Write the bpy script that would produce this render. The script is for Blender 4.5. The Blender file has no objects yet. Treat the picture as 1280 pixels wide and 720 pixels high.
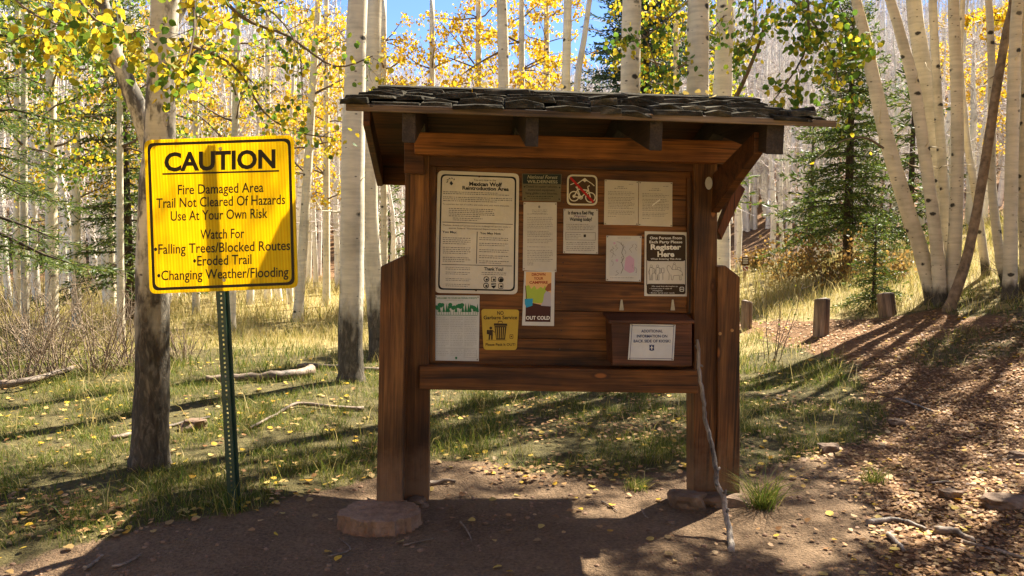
import bpy, math, random
import numpy as np
from mathutils import Vector, Matrix, noise as mnoise

S = bpy.context.scene
COL = S.collection
R = math.radians

# ------------------------------------------------------------------ camera, sky, sun, exposure
CAM = Vector((0, 0, 1.6)); PITCH = R(3.68); FPX = 28 / 36 * 1280
cd = bpy.data.cameras.new('camera'); cd.lens = 28; cd.sensor_width = 36; cd.clip_end = 2000; cd.clip_start = 0.05
cam = bpy.data.objects.new('camera', cd); COL.objects.link(cam)
cam.location = CAM; cam.rotation_euler = (math.pi / 2 - PITCH, 0, 0); S.camera = cam

SUN_AZ, SUN_EL = R(43), R(52)          # azimuth measured to the right of straight ahead
W = bpy.data.worlds.new('World'); S.world = W; W.use_nodes = True
nt = W.node_tree
bg = nt.nodes['Background']
sky = nt.nodes.new('ShaderNodeTexSky'); sky.sky_type = 'NISHITA'; sky.sun_disc = False
sky.sun_elevation = SUN_EL; sky.sun_rotation = SUN_AZ; sky.altitude = 3200
sky.air_density = 0.8; sky.dust_density = 0.0; sky.ozone_density = 5.0
nt.links.new(sky.outputs[0], bg.inputs['Color']); bg.inputs['Strength'].default_value = 0.055
sd = bpy.data.lights.new('sun', 'SUN'); sd.energy = 3.9; sd.angle = R(0.6); sd.color = (1.0, 0.92, 0.77)
sun = bpy.data.objects.new('sun', sd); COL.objects.link(sun)
sv = Vector((math.sin(SUN_AZ) * math.cos(SUN_EL), math.cos(SUN_AZ) * math.cos(SUN_EL), math.sin(SUN_EL)))
sun.rotation_euler = (-sv).to_track_quat('-Z', 'Y').to_euler()
S.view_settings.view_transform = 'Standard'; S.view_settings.look = 'None'
S.view_settings.exposure = 2.56; S.view_settings.gamma = 1.0
S.render.engine = 'CYCLES'
S.cycles.max_bounces = 7; S.cycles.diffuse_bounces = 4; S.cycles.transmission_bounces = 4
S.cycles.transparent_max_bounces = 4; S.cycles.use_denoising = True
S.cycles.caustics_reflective = False; S.cycles.caustics_refractive = False

# ------------------------------------------------------------------ measuring helpers (photo pixel -> place)
FW = Vector((0, math.cos(PITCH), -math.sin(PITCH))); UP = Vector((0, math.sin(PITCH), math.cos(PITCH)))
def ray(px, py): return Vector(((px - 640) / FPX, 0, 0)) + UP * ((360 - py) / FPX) + FW
def at(px, py, d):
    r = ray(px, py); return CAM + r * (d / r.y)
def smooth(t):
    t = min(1, max(0, t)); return t * t * (3 - 2 * t)
def H(x, y, fine=True):
    h = 0.12 * max(0, min(x, 30) - 2.5) ** 1.4 * smooth((y - 4) / 5) * (0.45 + 0.55 * smooth((26 - y) / 14))
    h += 0.07 * smooth((-x - 0.8) / 0.9) * smooth((y - 3.2) / 1.2)
    s = max(0, min(y, 150) - 27)
    h += (0.165 + 0.0016 * min(abs(x - 4), 60)) * s * smooth(s / 18)
    if fine:
        h += 0.05 * mnoise.noise((x * 0.45, y * 0.45, 0)) + 0.018 * mnoise.noise((x * 1.9, y * 1.9, 3)) + 0.006 * mnoise.noise((x * 6, y * 6, 7))
        h += 0.9 * smooth((y - 30) / 40) * mnoise.noise((x * 0.06, y * 0.06, 9))
    return h
def ground(px, py):
    r = ray(px, py).normalized(); t = 1.0; p = CAM
    while t < 200:
        p = CAM + r * t
        if p.z < H(p.x, p.y): break
        t += 0.03 if t < 30 else 0.3
    return Vector((p.x, p.y, H(p.x, p.y)))

class Frame:
    """a flat local frame: local x right, y away from the viewer, z up"""
    def __init__(s, M): s.M = M; s.I = M.inverted(); s.o = s.I @ CAM; s.R3 = s.I.to_3x3()
    def p(s, px, py, yl=0.0):
        d = s.R3 @ ray(px, py); t = (yl - s.o.y) / d.y
        return s.o + d * t

# ------------------------------------------------------------------ object helpers
def tag(o, label=None, cat=None, group=None, kind=None):
    if label: o['label'] = label
    if cat: o['category'] = cat
    if group: o['group'] = group
    if kind: o['kind'] = kind
    return o
def empty(name, loc=(0, 0, 0), M=None):
    o = bpy.data.objects.new(name, None); COL.objects.link(o); o.empty_display_size = 0.2
    if M is not None: o.matrix_world = M
    else: o.location = loc
    return o
def link(name, me, parent=None, loc=None, M=None):
    o = bpy.data.objects.new(name, me); COL.objects.link(o)
    if parent is not None: o.parent = parent
    if M is not None: o.matrix_world = M
    elif loc is not None: o.location = loc
    return o
def copy_tree(o, parent=None):
    c = o.copy(); COL.objects.link(c)
    if parent is not None: c.parent = parent
    for ch in list(o.children): copy_tree(ch, c)
    return c

class MB:
    def __init__(s): s.v = []; s.f = []; s.sm = []
    def add(s, vs, fs, sm=False):
        b = len(s.v); s.v.extend([tuple(v) for v in vs])
        for f in fs: s.f.append(tuple(b + i for i in f)); s.sm.append(sm)
    def box(s, lo, hi, M=None):
        x0, y0, z0 = lo; x1, y1, z1 = hi
        vs = [Vector(c) for c in ((x0,y0,z0),(x1,y0,z0),(x1,y1,z0),(x0,y1,z0),(x0,y0,z1),(x1,y0,z1),(x1,y1,z1),(x0,y1,z1))]
        if M: vs = [M @ v for v in vs]
        s.add(vs, [(0,3,2,1),(4,5,6,7),(0,1,5,4),(1,2,6,5),(2,3,7,6),(3,0,4,7)])
    def hexa(s, a, b):
        """a, b: two loops of equal length joined into a closed solid"""
        n = len(a)
        fs = [tuple(range(n))[::-1], tuple(range(n, 2 * n))] + [(i, (i + 1) % n, n + (i + 1) % n, n + i) for i in range(n)]
        s.add(list(a) + list(b), fs)
    def prism(s, F, poly, y0, y1):
        a = [F.p(px, py, y0) for px, py in poly]
        b = [Vector((p.x, y1, p.z)) for p in a]
        s.hexa(a, b)
    def tube(s, pts, rad, n=6, cap=True, sm=True, jit=0, rng=random):
        pts = [Vector(p) for p in pts]; rings = []
        t0 = (pts[1] - pts[0]).normalized()
        u = t0.orthogonal().normalized()
        vs = []
        for i, p in enumerate(pts):
            t = (pts[min(i + 1, len(pts) - 1)] - pts[max(i - 1, 0)]).normalized()
            u = (u - t * u.dot(t)).normalized(); w = t.cross(u)
            for k in range(n):
                a = 2 * math.pi * k / n
                r = rad[i] * (1 + (rng.uniform(-jit, jit) if jit else 0))
                vs.append(p + (u * math.cos(a) + w * math.sin(a)) * r)
        fs = []
        for i in range(len(pts) - 1):
            for k in range(n):
                k2 = (k + 1) % n
                fs.append((i * n + k, i * n + k2, (i + 1) * n + k2, (i + 1) * n + k))
        b = len(s.v); s.add(vs, fs, sm)
        if cap:
            s.f.append(tuple(b + k for k in range(n))[::-1]); s.sm.append(False)
            q = b + (len(pts) - 1) * n
            s.f.append(tuple(q + k for k in range(n))); s.sm.append(False)
    def mesh(s, name, mat):
        me = bpy.data.meshes.new(name); me.from_pydata(s.v, [], s.f)
        me.polygons.foreach_set('use_smooth', s.sm)
        me.materials.append(mat); me.update(); return me
    def build(s, name, mat, parent=None, bevel=0, loc=None, M=None):
        o = link(name, s.mesh(name, mat), parent, loc, M)
        if bevel:
            m = o.modifiers.new('bevel', 'BEVEL'); m.width = bevel; m.segments = 2; m.limit_method = 'ANGLE'; m.angle_limit = R(50)
        return o

def spline(pts, k=4):
    """Catmull-Rom through points"""
    pts = [Vector(p) for p in pts]; out = []
    for i in range(len(pts) - 1):
        p0 = pts[max(i - 1, 0)]; p1 = pts[i]; p2 = pts[i + 1]; p3 = pts[min(i + 2, len(pts) - 1)]
        for j in range(k):
            t = j / k
            out.append(0.5 * ((2 * p1) + (p2 - p0) * t + (2 * p0 - 5 * p1 + 4 * p2 - p3) * t * t + (3 * p1 - p0 - 3 * p2 + p3) * t ** 3))
    out.append(pts[-1]); return out

# ------------------------------------------------------------------ materials
class NT:
    def __init__(s, name):
        s.m = bpy.data.materials.new(name); s.m.use_nodes = True; s.t = s.m.node_tree; s.n = s.t.nodes
        s.b = s.n['Principled BSDF']; s.out = s.n['Material Output']
        s.b.inputs['Roughness'].default_value = 0.8; s.b.inputs['Specular IOR Level'].default_value = 0.25
    def new(s, t, **kw):
        n = s.n.new('ShaderNode' + t)
        for k, v in kw.items(): setattr(n, k, v)
        return n
    def L(s, a, b): s.t.links.new(a, b)
    def ramp(s, fac, stops, interp='LINEAR'):
        r = s.new('ValToRGB'); r.color_ramp.interpolation = interp
        e = r.color_ramp.elements
        while len(e) < len(stops): e.new(0.5)
        for el, (p, c) in zip(e, stops):
            el.position = p; el.color = (c, c, c, 1) if not isinstance(c, tuple) else (*c, 1)
        s.L(fac, r.inputs[0]); return r.outputs[0]
    def noise(s, vec, scale, detail=4, rough=0.55, dist=0):
        n = s.new('TexNoise'); n.inputs['Scale'].default_value = scale; n.inputs['Detail'].default_value = detail
        n.inputs['Roughness'].default_value = rough; n.inputs['Distortion'].default_value = dist
        if vec is not None: s.L(vec, n.inputs['Vector'])
        return n.outputs['Fac']
    def mapping(s, vec, scale=(1, 1, 1), loc=(0, 0, 0)):
        m = s.new('Mapping'); m.inputs['Scale'].default_value = scale; m.inputs['Location'].default_value = loc
        s.L(vec, m.inputs['Vector']); return m.outputs[0]
    def coord(s, which='Object'): return s.new('TexCoord').outputs[which]
    def math(s, op, a, b=0.0):
        n = s.new('Math', operation=op)
        for i, x in enumerate((a, b)):
            if isinstance(x, (int, float)): n.inputs[i].default_value = x
            else: s.L(x, n.inputs[i])
        return n.outputs[0]
    def mix(s, fac, a, b, blend='MIX'):
        n = s.new('MixRGB', blend_type=blend)
        for i, x in enumerate((fac, a, b)):
            if isinstance(x, (int, float)): n.inputs[i].default_value = x if i == 0 else (x, x, x, 1)
            elif isinstance(x, tuple): n.inputs[i].default_value = (*x, 1)
            else: s.L(x, n.inputs[i])
        return n.outputs[0]
    def bump(s, h, strength=0.4, dist=0.01):
        n = s.new('Bump'); n.inputs['Strength'].default_value = strength; n.inputs['Distance'].default_value = dist
        s.L(h, n.inputs['Height']); s.L(n.outputs[0], s.b.inputs['Normal'])
    def island(s): return s.new('NewGeometry').outputs['Random Per Island']
    def color(s, c):
        if isinstance(c, tuple): s.b.inputs['Base Color'].default_value = (*c, 1)
        else: s.L(c, s.b.inputs['Base Color'])

def plain(name, c, rough=0.7, metal=0.0, spec=0.25, var=0.15, scale=30):
    g = NT(name); v = g.coord(); n = g.noise(v, scale, 3)
    k = g.ramp(n, [(0.3, 1 - var), (0.7, 1 + var * 0.5)])
    g.color(g.mix(1.0, c, k, 'MULTIPLY')); g.b.inputs['Roughness'].default_value = rough; g.b.inputs['Metallic'].default_value = metal
    g.b.inputs['Specular IOR Level'].default_value = spec
    return g.m

def wood(name, axis, dark, mid, light, knots=True, bump=0.5, mud=False):
    g = NT(name); v = g.coord(); isl = g.island()
    off = g.new('CombineXYZ'); g.L(g.math('MULTIPLY', isl, 7.3), off.inputs[0]); g.L(g.math('MULTIPLY', isl, 3.1), off.inputs[1]); g.L(g.math('MULTIPLY', isl, 5.7), off.inputs[2])
    va = g.new('VectorMath', operation='ADD'); g.L(v, va.inputs[0]); g.L(off.outputs[0], va.inputs[1]); v = va.outputs[0]
    sc = {'x': (1.2, 16, 16), 'z': (16, 16, 1.2), 'y': (16, 1.2, 16)}[axis]
    sf = {'x': (3, 110, 110), 'z': (110, 110, 3), 'y': (110, 3, 110)}[axis]
    n1 = g.noise(g.mapping(v, sc), 1.0, 5, 0.6, 0.6); n2 = g.noise(g.mapping(v, sf), 1.0, 3, 0.6)
    n3 = g.noise(v, 2.2, 3)
    c = g.ramp(n1, [(0.28, dark), (0.5, mid), (0.72, light)])
    c = g.mix(1.0, c, g.ramp(n2, [(0.3, 0.5), (0.62, 1.15)]), 'MULTIPLY')
    c = g.mix(1.0, c, g.ramp(n3, [(0.3, 0.45), (0.7, 1.4)]), 'MULTIPLY')
    c = g.mix(1.0, c, g.ramp(isl, [(0.0, 0.72), (1.0, 1.22)]), 'MULTIPLY')
    sk = {'x': (0.7, 34, 34), 'z': (34, 34, 0.7), 'y': (34, 0.7, 34)}[axis]
    crk = g.noise(g.mapping(v, sk, (5, 5, 5)), 1.0, 2, 0.5)
    c = g.mix(g.ramp(crk, [(0.65, 0.0), (0.68, 0.75)]), c, (0.008, 0.004, 0.002))
    if mud:
        sep = g.new('SeparateXYZ'); g.L(g.coord(), sep.inputs[0])
        mf = g.math('ADD', g.math('MULTIPLY', sep.outputs[2], 2.6), g.math('MULTIPLY', g.math('SUBTRACT', g.noise(v, 7, 5, 0.7), 0.5), 1.5))
        c = g.mix(g.ramp(mf, [(0.25, 0.6), (0.95, 0.0)]), c, (0.21, 0.125, 0.07))
    if knots:
        vo = g.new('TexVoronoi'); vo.inputs['Scale'].default_value = 1.0
        ks = {'x': (2.6, 3.2, 6.5), 'z': (6.5, 3.2, 2.6), 'y': (5, 2.2, 5)}[axis]
        g.L(g.mapping(v, ks), vo.inputs['Vector'])
        kd = vo.outputs['Distance']
        c = g.mix(g.ramp(kd, [(0.06, 0.8), (0.14, 0.0)]), c, (0.30, 0.105, 0.025))
        c = g.mix(g.ramp(kd, [(0.0, 0.0), (0.075, 0.0), (0.11, 0.75), (0.17, 0.0)]), c, (0.02, 0.008, 0.004))
    g.color(c); g.b.inputs['Roughness'].default_value = 0.62; g.b.inputs['Specular IOR Level'].default_value = 0.3
    g.bump(g.math('ADD', g.math('MULTIPLY', n2, 0.6), n1), bump, 0.004)
    return g.m

def leafmat(name, stops, trans=0.55, rough=0.5):
    g = NT(name); isl = g.island(); v = g.coord()
    c = g.ramp(isl, stops)
    c = g.mix(1.0, c, g.ramp(g.noise(v, 90, 2), [(0.3, 0.8), (0.7, 1.12)]), 'MULTIPLY')
    g.color(c); g.b.inputs['Roughness'].default_value = rough
    tr = g.new('BsdfTranslucent'); g.L(c, tr.inputs['Color'])
    mx = g.new('MixShader'); mx.inputs[0].default_value = trans
    g.L(g.b.outputs[0], mx.inputs[1]); g.L(tr.outputs[0], mx.inputs[2]); g.L(mx.outputs[0], g.out.inputs[0])
    return g.m

def bark(name, base_h=0.0, pale=(0.72, 0.645, 0.475), grime=0.0, far=False):
    """aspen bark: pale skin, dark dashes, eye-shaped scars, furrowed black bark near the foot of old stems"""
    g = NT(name); v = g.coord()
    oi = g.new('ObjectInfo'); off = g.new('CombineXYZ')
    for i, k in enumerate((13.0, 7.0, 29.0)): g.L(g.math('MULTIPLY', oi.outputs['Random'], k), off.inputs[i])
    va = g.new('VectorMath', operation='ADD'); g.L(v, va.inputs[0]); g.L(off.outputs[0], va.inputs[1]); w = va.outputs[0]
    sep = g.new('SeparateXYZ'); g.L(v, sep.inputs[0])
    big = g.noise(g.mapping(w, (2, 2, 1.2)), 1.6, 4)
    c = g.ramp(big, [(0.3, tuple(x * 0.72 for x in pale)), (0.5, pale), (0.75, tuple(min(1, x * 1.12) for x in pale))])
    if not far:
        dash = g.noise(g.mapping(w, (14, 14, 75)), 1.0, 3, 0.5)
        c = g.mix(g.ramp(dash, [(0.68, 0.0), (0.76, 0.6)]), c, (0.13, 0.10, 0.07))
        c = g.mix(1.0, c, g.ramp(g.noise(g.mapping(w, (3, 3, 22)), 1.0, 4, 0.6), [(0.3, 0.80), (0.6, 1.05)]), 'MULTIPLY')
        vo = g.new('TexVoronoi'); vo.inputs['Scale'].default_value = 1.0; g.L(g.mapping(w, (4.2, 4.2, 6.0)), vo.inputs['Vector'])
        wob = g.noise(w, 26, 3)
        kd = g.math('ADD', vo.outputs['Distance'], g.math('MULTIPLY', g.math('SUBTRACT', wob, 0.5), 0.18))
        pick = g.new('SeparateColor'); g.L(vo.outputs['Color'], pick.inputs[0])
        c = g.mix(g.math('MULTIPLY', g.ramp(kd, [(0.13, 0.95), (0.20, 0.0)]), g.ramp(pick.outputs[0], [(0.45, 0.0), (0.5, 1.0)])), c, (0.022, 0.018, 0.014))
        vo2 = g.new('TexVoronoi'); vo2.inputs['Scale'].default_value = 1.0; g.L(g.mapping(w, (11, 11, 22), (3, 1, 2)), vo2.inputs['Vector'])
        pk2 = g.new('SeparateColor'); g.L(vo2.outputs['Color'], pk2.inputs[0])
        c = g.mix(g.math('MULTIPLY', g.ramp(g.math('ADD', vo2.outputs['Distance'], g.math('MULTIPLY', g.math('SUBTRACT', wob, 0.5), 0.3)), [(0.10, 0.85), (0.2, 0.0)]), g.ramp(pk2.outputs[0], [(0.7, 0.0), (0.75, 1.0)])), c, (0.04, 0.03, 0.024))
    else:
        dash = g.noise(g.mapping(w, (3, 3, 9)), 1.0, 3, 0.5)
        c = g.mix(g.ramp(dash, [(0.60, 0.0), (0.70, 0.6)]), c, (0.10, 0.08, 0.06))
    if grime:
        c = g.mix(g.ramp(g.noise(g.mapping(w, (5, 5, 2.2)), 1.3, 5, 0.65), [(0.62 - grime * 0.2, 0.0), (0.70 - grime * 0.2, 0.85)]), c, (0.045, 0.036, 0.028))
    if base_h:
        fur = g.noise(g.mapping(w, (30, 30, 9)), 1.0, 6, 0.7, 0.8)
        lim = g.math('ADD', g.math('DIVIDE', sep.outputs[2], base_h), g.math('MULTIPLY', g.math('SUBTRACT', g.noise(g.mapping(w, (4, 4, 1.5)), 2.0, 5), 0.5), 1.3))
        dk = g.ramp(fur, [(0.3, (0.015, 0.012, 0.009)), (0.52, (0.055, 0.044, 0.032)), (0.72, (0.20, 0.165, 0.115))])
        c = g.mix(g.ramp(lim, [(0.55, 0.95), (1.15, 0.0)]), c, dk)
        g.bump(g.math('MULTIPLY', fur, g.ramp(lim, [(0.85, 1.0), (1.05, 0.12)])), 0.9, 0.02)
    elif not far:
        g.bump(dash, 0.25, 0.006)
    g.color(c); g.b.inputs['Roughness'].default_value = 0.85
    return g.m

M = {}
BR_D, BR_M, BR_L = (0.052, 0.017, 0.004), (0.160, 0.058, 0.012), (0.27, 0.105, 0.022)
M['wood_x'] = wood('stained boards', 'x', BR_D, BR_M, BR_L)
M['wood_z'] = wood('stained posts', 'z', BR_D, (0.135, 0.052, 0.013), (0.27, 0.12, 0.034), mud=True)
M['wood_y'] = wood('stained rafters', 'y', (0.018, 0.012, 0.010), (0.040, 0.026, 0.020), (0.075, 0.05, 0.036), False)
M['wood_beam'] = wood('orange beam', 'x', (0.16, 0.05, 0.010), (0.31, 0.11, 0.022), (0.40, 0.15, 0.034))
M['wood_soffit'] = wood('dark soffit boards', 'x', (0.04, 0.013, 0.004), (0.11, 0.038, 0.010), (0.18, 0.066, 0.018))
M['wood_grey'] = wood('weathered deck edge', 'x', (0.06, 0.035, 0.02), (0.15, 0.095, 0.055), (0.24, 0.17, 0.11), False)
M['wood_red'] = wood('red brown brace', 'z', (0.07, 0.02, 0.008), (0.15, 0.045, 0.014), (0.21, 0.07, 0.024))
M['wood_box'] = wood('painted box', 'x', (0.085, 0.028, 0.012), (0.13, 0.046, 0.020), (0.17, 0.065, 0.029), False, 0.2)
M['wood_dead'] = wood('bleached dead wood', 'x', (0.06, 0.04, 0.025), (0.18, 0.13, 0.09), (0.34, 0.265, 0.19), False, 0.9)
M['wood_stick'] = wood('grey stick', 'z', (0.06, 0.045, 0.036), (0.21, 0.17, 0.135), (0.38, 0.32, 0.25), False, 0.9)
M['wood_bollard'] = wood('weathered bollard', 'z', (0.05, 0.032, 0.02), (0.15, 0.10, 0.065), (0.25, 0.18, 0.12), False, 0.8)

def shingle_mat():
    g = NT('weathered shingles'); v = g.coord(); isl = g.island()
    n = g.noise(g.mapping(v, (14, 3, 40)), 1.0, 5, 0.6)
    c = g.ramp(n, [(0.3, (0.014, 0.012, 0.008)), (0.55, (0.048, 0.041, 0.028)), (0.8, (0.13, 0.11, 0.078))])
    c = g.mix(1.0, c, g.ramp(isl, [(0, 0.6), (0.85, 1.2), (0.93, 1.6), (1, 2.6)]), 'MULTIPLY')
    li = g.noise(v, 22, 4, 0.6)
    c = g.mix(g.ramp(li, [(0.66, 0.0), (0.72, 0.7)]), c, (0.20, 0.20, 0.15))
    g.color(c); g.b.inputs['Roughness'].default_value = 0.95; g.b.inputs['Specular IOR Level'].default_value = 0.05; g.bump(g.math('ADD', n, li), 1.0, 0.012); return g.m
M['shingle'] = shingle_mat()

YE = (0.72, 0.47, 0.02); YG = (0.44, 0.39, 0.025); GR = (0.16, 0.27, 0.03); DG = (0.07, 0.14, 0.02); OR = (0.70, 0.37, 0.015)
M['leaf_gold'] = leafmat('golden leaves', [(0, YG), (0.25, (0.64, 0.44, 0.025)), (0.6, YE), (1, OR)])
M['leaf_mix'] = leafmat('yellow green leaves', [(0, DG), (0.25, GR), (0.45, YG), (0.75, (0.58, 0.43, 0.025)), (1, (0.70, 0.45, 0.02))])
M['leaf_green'] = leafmat('green leaves', [(0, DG), (0.5, GR), (0.8, YG), (1, (0.66, 0.50, 0.04))])
M['leaf_rust'] = leafmat('rusty shrub leaves', [(0, (0.14, 0.12, 0.035)), (0.4, (0.25, 0.15, 0.04)), (1, (0.38, 0.22, 0.06))])
M['needle'] = leafmat('spruce needles', [(0, (0.035, 0.06, 0.012)), (0.5, (0.08, 0.125, 0.02)), (0.85, (0.15, 0.19, 0.03)), (1, (0.22, 0.21, 0.045))], 0.4)
M['needle_blue'] = leafmat('blue green needles', [(0, (0.03, 0.06, 0.035)), (0.5, (0.06, 0.115, 0.065)), (1, (0.13, 0.18, 0.10))], 0.25)
M['grass'] = leafmat('meadow grass', [(0, (0.05, 0.085, 0.010)), (0.4, (0.105, 0.15, 0.018)), (0.7, (0.20, 0.21, 0.035)), (0.88, (0.38, 0.31, 0.09)), (1, (0.50, 0.40, 0.17))], 0.4, 0.6)
M['grass_dry'] = leafmat('dry meadow grass', [(0, (0.16, 0.17, 0.03)), (0.3, (0.36, 0.29, 0.08)), (0.7, (0.52, 0.41, 0.16)), (1, (0.62, 0.52, 0.27))], 0.4, 0.6)
M['litter'] = leafmat('dry leaf litter', [(0, (0.11, 0.046, 0.016)), (0.3, (0.25, 0.12, 0.042)), (0.55, (0.39, 0.205, 0.075)), (0.78, (0.48, 0.28, 0.12)), (0.94, (0.46, 0.30, 0.14)), (0.98, (0.55, 0.34, 0.05)), (1, (0.65, 0.42, 0.03))], 0.15, 0.6)
M['litter_yellow'] = leafmat('fresh fallen leaves', [(0, (0.24, 0.14, 0.06)), (0.35, (0.42, 0.28, 0.10)), (0.6, (0.52, 0.38, 0.10)), (0.75, (0.60, 0.40, 0.03)), (1, (0.56, 0.28, 0.02))], 0.2, 0.55)
M['bark'] = bark('aspen bark')
M['bark_foot'] = bark('aspen bark with furrowed foot', 0.95)
M['bark_tall_foot'] = bark('old aspen bark', 1.45, (0.60, 0.535, 0.41), 0.62)
M['bark_tan'] = bark('tan aspen bark', 0.25, (0.60, 0.52, 0.37))
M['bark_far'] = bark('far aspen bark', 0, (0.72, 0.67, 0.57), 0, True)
M['bark_dark'] = plain('brown stem bark', (0.23, 0.16, 0.10), 0.9, var=0.5, scale=14)
M['twig'] = plain('twig bark', (0.16, 0.115, 0.075), 0.9, var=0.4, scale=8)
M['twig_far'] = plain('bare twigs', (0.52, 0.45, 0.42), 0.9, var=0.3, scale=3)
M['spruce_bark'] = plain('spruce bark', (0.07, 0.05, 0.035), 0.95, var=0.5, scale=25)

def stone_mat():
    g = NT('stone'); v = g.coord(); n = g.noise(v, 9, 6, 0.65)
    g.color(g.ramp(n, [(0.3, (0.085, 0.052, 0.032)), (0.55, (0.17, 0.11, 0.07)), (0.8, (0.29, 0.21, 0.145))])); g.bump(n, 0.7, 0.02); return g.m
M['stone'] = stone_mat()
def concrete_mat():
    g = NT('muddy footing'); v = g.coord(); n = g.noise(v, 14, 6, 0.7); n2 = g.noise(g.mapping(v, (30, 30, 5)), 1.0, 4)
    g.color(g.ramp(n, [(0.3, (0.15, 0.085, 0.05)), (0.55, (0.28, 0.17, 0.105)), (0.8, (0.40, 0.265, 0.17))])); g.bump(g.math('ADD', n, n2), 0.9, 0.02); return g.m
M['footing'] = concrete_mat()

def ground_mat():
    g = NT('ground'); v = g.coord()
    at_ = g.new('Attribute', attribute_name='cover')
    sep = g.new('SeparateColor'); g.L(at_.outputs['Color'], sep.inputs[0])
    n1 = g.noise(v, 1.3, 6, 0.65); n2 = g.noise(v, 11, 6, 0.7); n3 = g.noise(v, 60, 4, 0.6)
    dirt = g.ramp(n1, [(0.3, (0.12, 0.074, 0.041)), (0.5, (0.20, 0.128, 0.072)), (0.75, (0.28, 0.185, 0.108))])
    dirt = g.mix(1.0, dirt, g.ramp(n3, [(0.3, 0.6), (0.7, 1.3)]), 'MULTIPLY')
    sod = g.ramp(n2, [(0.3, (0.045, 0.036, 0.014)), (0.5, (0.10, 0.082, 0.028)), (0.75, (0.19, 0.15, 0.06))])
    lit = g.ramp(n3, [(0.3, (0.08, 0.04, 0.018)), (0.5, (0.18, 0.095, 0.042)), (0.7, (0.31, 0.175, 0.08))])
    dry = g.ramp(n2, [(0.3, (0.20, 0.15, 0.05)), (0.7, (0.42, 0.33, 0.14))])
    jag = g.math('MULTIPLY', g.math('SUBTRACT', n2, 0.5), 0.9)
    def m(ch): return g.ramp(g.math('ADD', sep.outputs[ch], jag), [(0.42, 0.0), (0.58, 1.0)])
    c = g.mix(m(0), dirt, sod); c = g.mix(m(1), c, lit); c = g.mix(m(2), c, dry)
    g.color(c); g.b.inputs['Roughness'].default_value = 0.95
    g.bump(g.math('ADD', g.math('MULTIPLY', n2, 1.0), g.math('MULTIPLY', n3, 0.7)), 1.0, 0.045)
    return g.m
M['ground'] = ground_mat()

# ------------------------------------------------------------------ the ground
GB = [ground(*q) for q in ((-420, 720), (0, 716), (130, 678), (290, 648), (430, 608), (540, 586), (700, 590), (860, 588), (940, 590), (1020, 574), (1090, 556))]
PE = [ground(*q) for q in ((1090, 556), (1100, 520), (1065, 470), (1010, 436), (935, 417), (900, 413))]     # left edge of the path
PR = [ground(*q) for q in ((1290, 396), (1180, 388), (1100, 398), (1020, 400), (900, 405))]                                # its far edge
def lerp_at(pts, t, a, b):
    """b-coordinate of a polyline at a-coordinate t"""
    if t <= pts[0][a]: return pts[0][b]
    for p, q in zip(pts, pts[1:]):
        if t <= q[a]: return p[b] + (q[b] - p[b]) * (t - p[a]) / max(1e-6, q[a] - p[a])
    return pts[-1][b]
PEY = sorted(PE, key=lambda p: p.y); PRX = sorted(PR, key=lambda p: p.x)
GP = ground(1215, 428)
def cover(x, y):
    n = 0.35 * mnoise.noise((x * 0.9, y * 0.9, 20)) + 0.15 * mnoise.noise((x * 3, y * 3, 21))
    sod = smooth((y - lerp_at(GB, x, 0, 1) + n) / 0.5 + 0.5)
    edge = lerp_at(PEY, y, 1, 0)
    right = smooth((x - edge + n) / 0.5 + 0.5) if y > 3 else 0
    far = smooth((y - lerp_at(PRX, x, 0, 1) + n) / 0.7 + 0.5)
    if y < PEY[0].y: right = smooth((x - 2.25 + n * 1.3 - 0.22 * (y - PEY[0].y)) / 0.9 + 0.35) * 0.85
    lit = right * (1 - far)
    patch = smooth((mnoise.noise((x * 0.8, y * 0.8, 44)) - 0.12) / 0.2) * smooth((x - edge - 1.4) / 0.8) * smooth((y - 6) / 1.5)
    patch = max(patch, 0.7 * smooth(1.3 - math.hypot((x - GP.x) / 1.0, (y - GP.y) / 0.9) + n * 2))
    lit *= 1 - 0.85 * patch
    sod = sod * (1 - lit)
    wood_ = smooth((y - 23 + n * 4) / 7)
    dry = smooth((y - 8.8 + n * 3) / 3.5) * (1 - lit) * (1 - wood_); lit = max(lit, .9 * wood_)
    if y < 3: back = smooth((2.6 - y + n) / 1.2); sod = max(sod, back); dry = max(dry, back); lit *= 1 - back
    return sod, lit, dry

def build_ground():
    def axis(lo, hi, n, c, k):
        a, b = math.asinh((lo - c) * k), math.asinh((hi - c) * k)
        return [c + math.sinh(a + (b - a) * i / (n - 1)) / k for i in range(n)]
    xs = axis(-260, 260, 300, 0.5, 0.35); ys = axis(-40, 260, 340, 5.5, 0.35)
    vs = []; cs = []
    for y in ys:
        for x in xs:
            vs.append((x, y, H(x, y))); cs.append((*cover(x, y), 1.0))
    nx = len(xs)
    fs = [(j * nx + i, j * nx + i + 1, (j + 1) * nx + i + 1, (j + 1) * nx + i) for j in range(len(ys) - 1) for i in range(nx - 1)]
    me = bpy.data.meshes.new('ground'); me.from_pydata(vs, [], fs)
    me.polygons.foreach_set('use_smooth', [True] * len(fs))
    ca = me.color_attributes.new('cover', 'FLOAT_COLOR', 'POINT')
    ca.data.foreach_set('color', [c for q in cs for c in q])
    me.materials.append(M['ground'])
    tag(link('ground', me), kind='structure')
build_ground()

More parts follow.
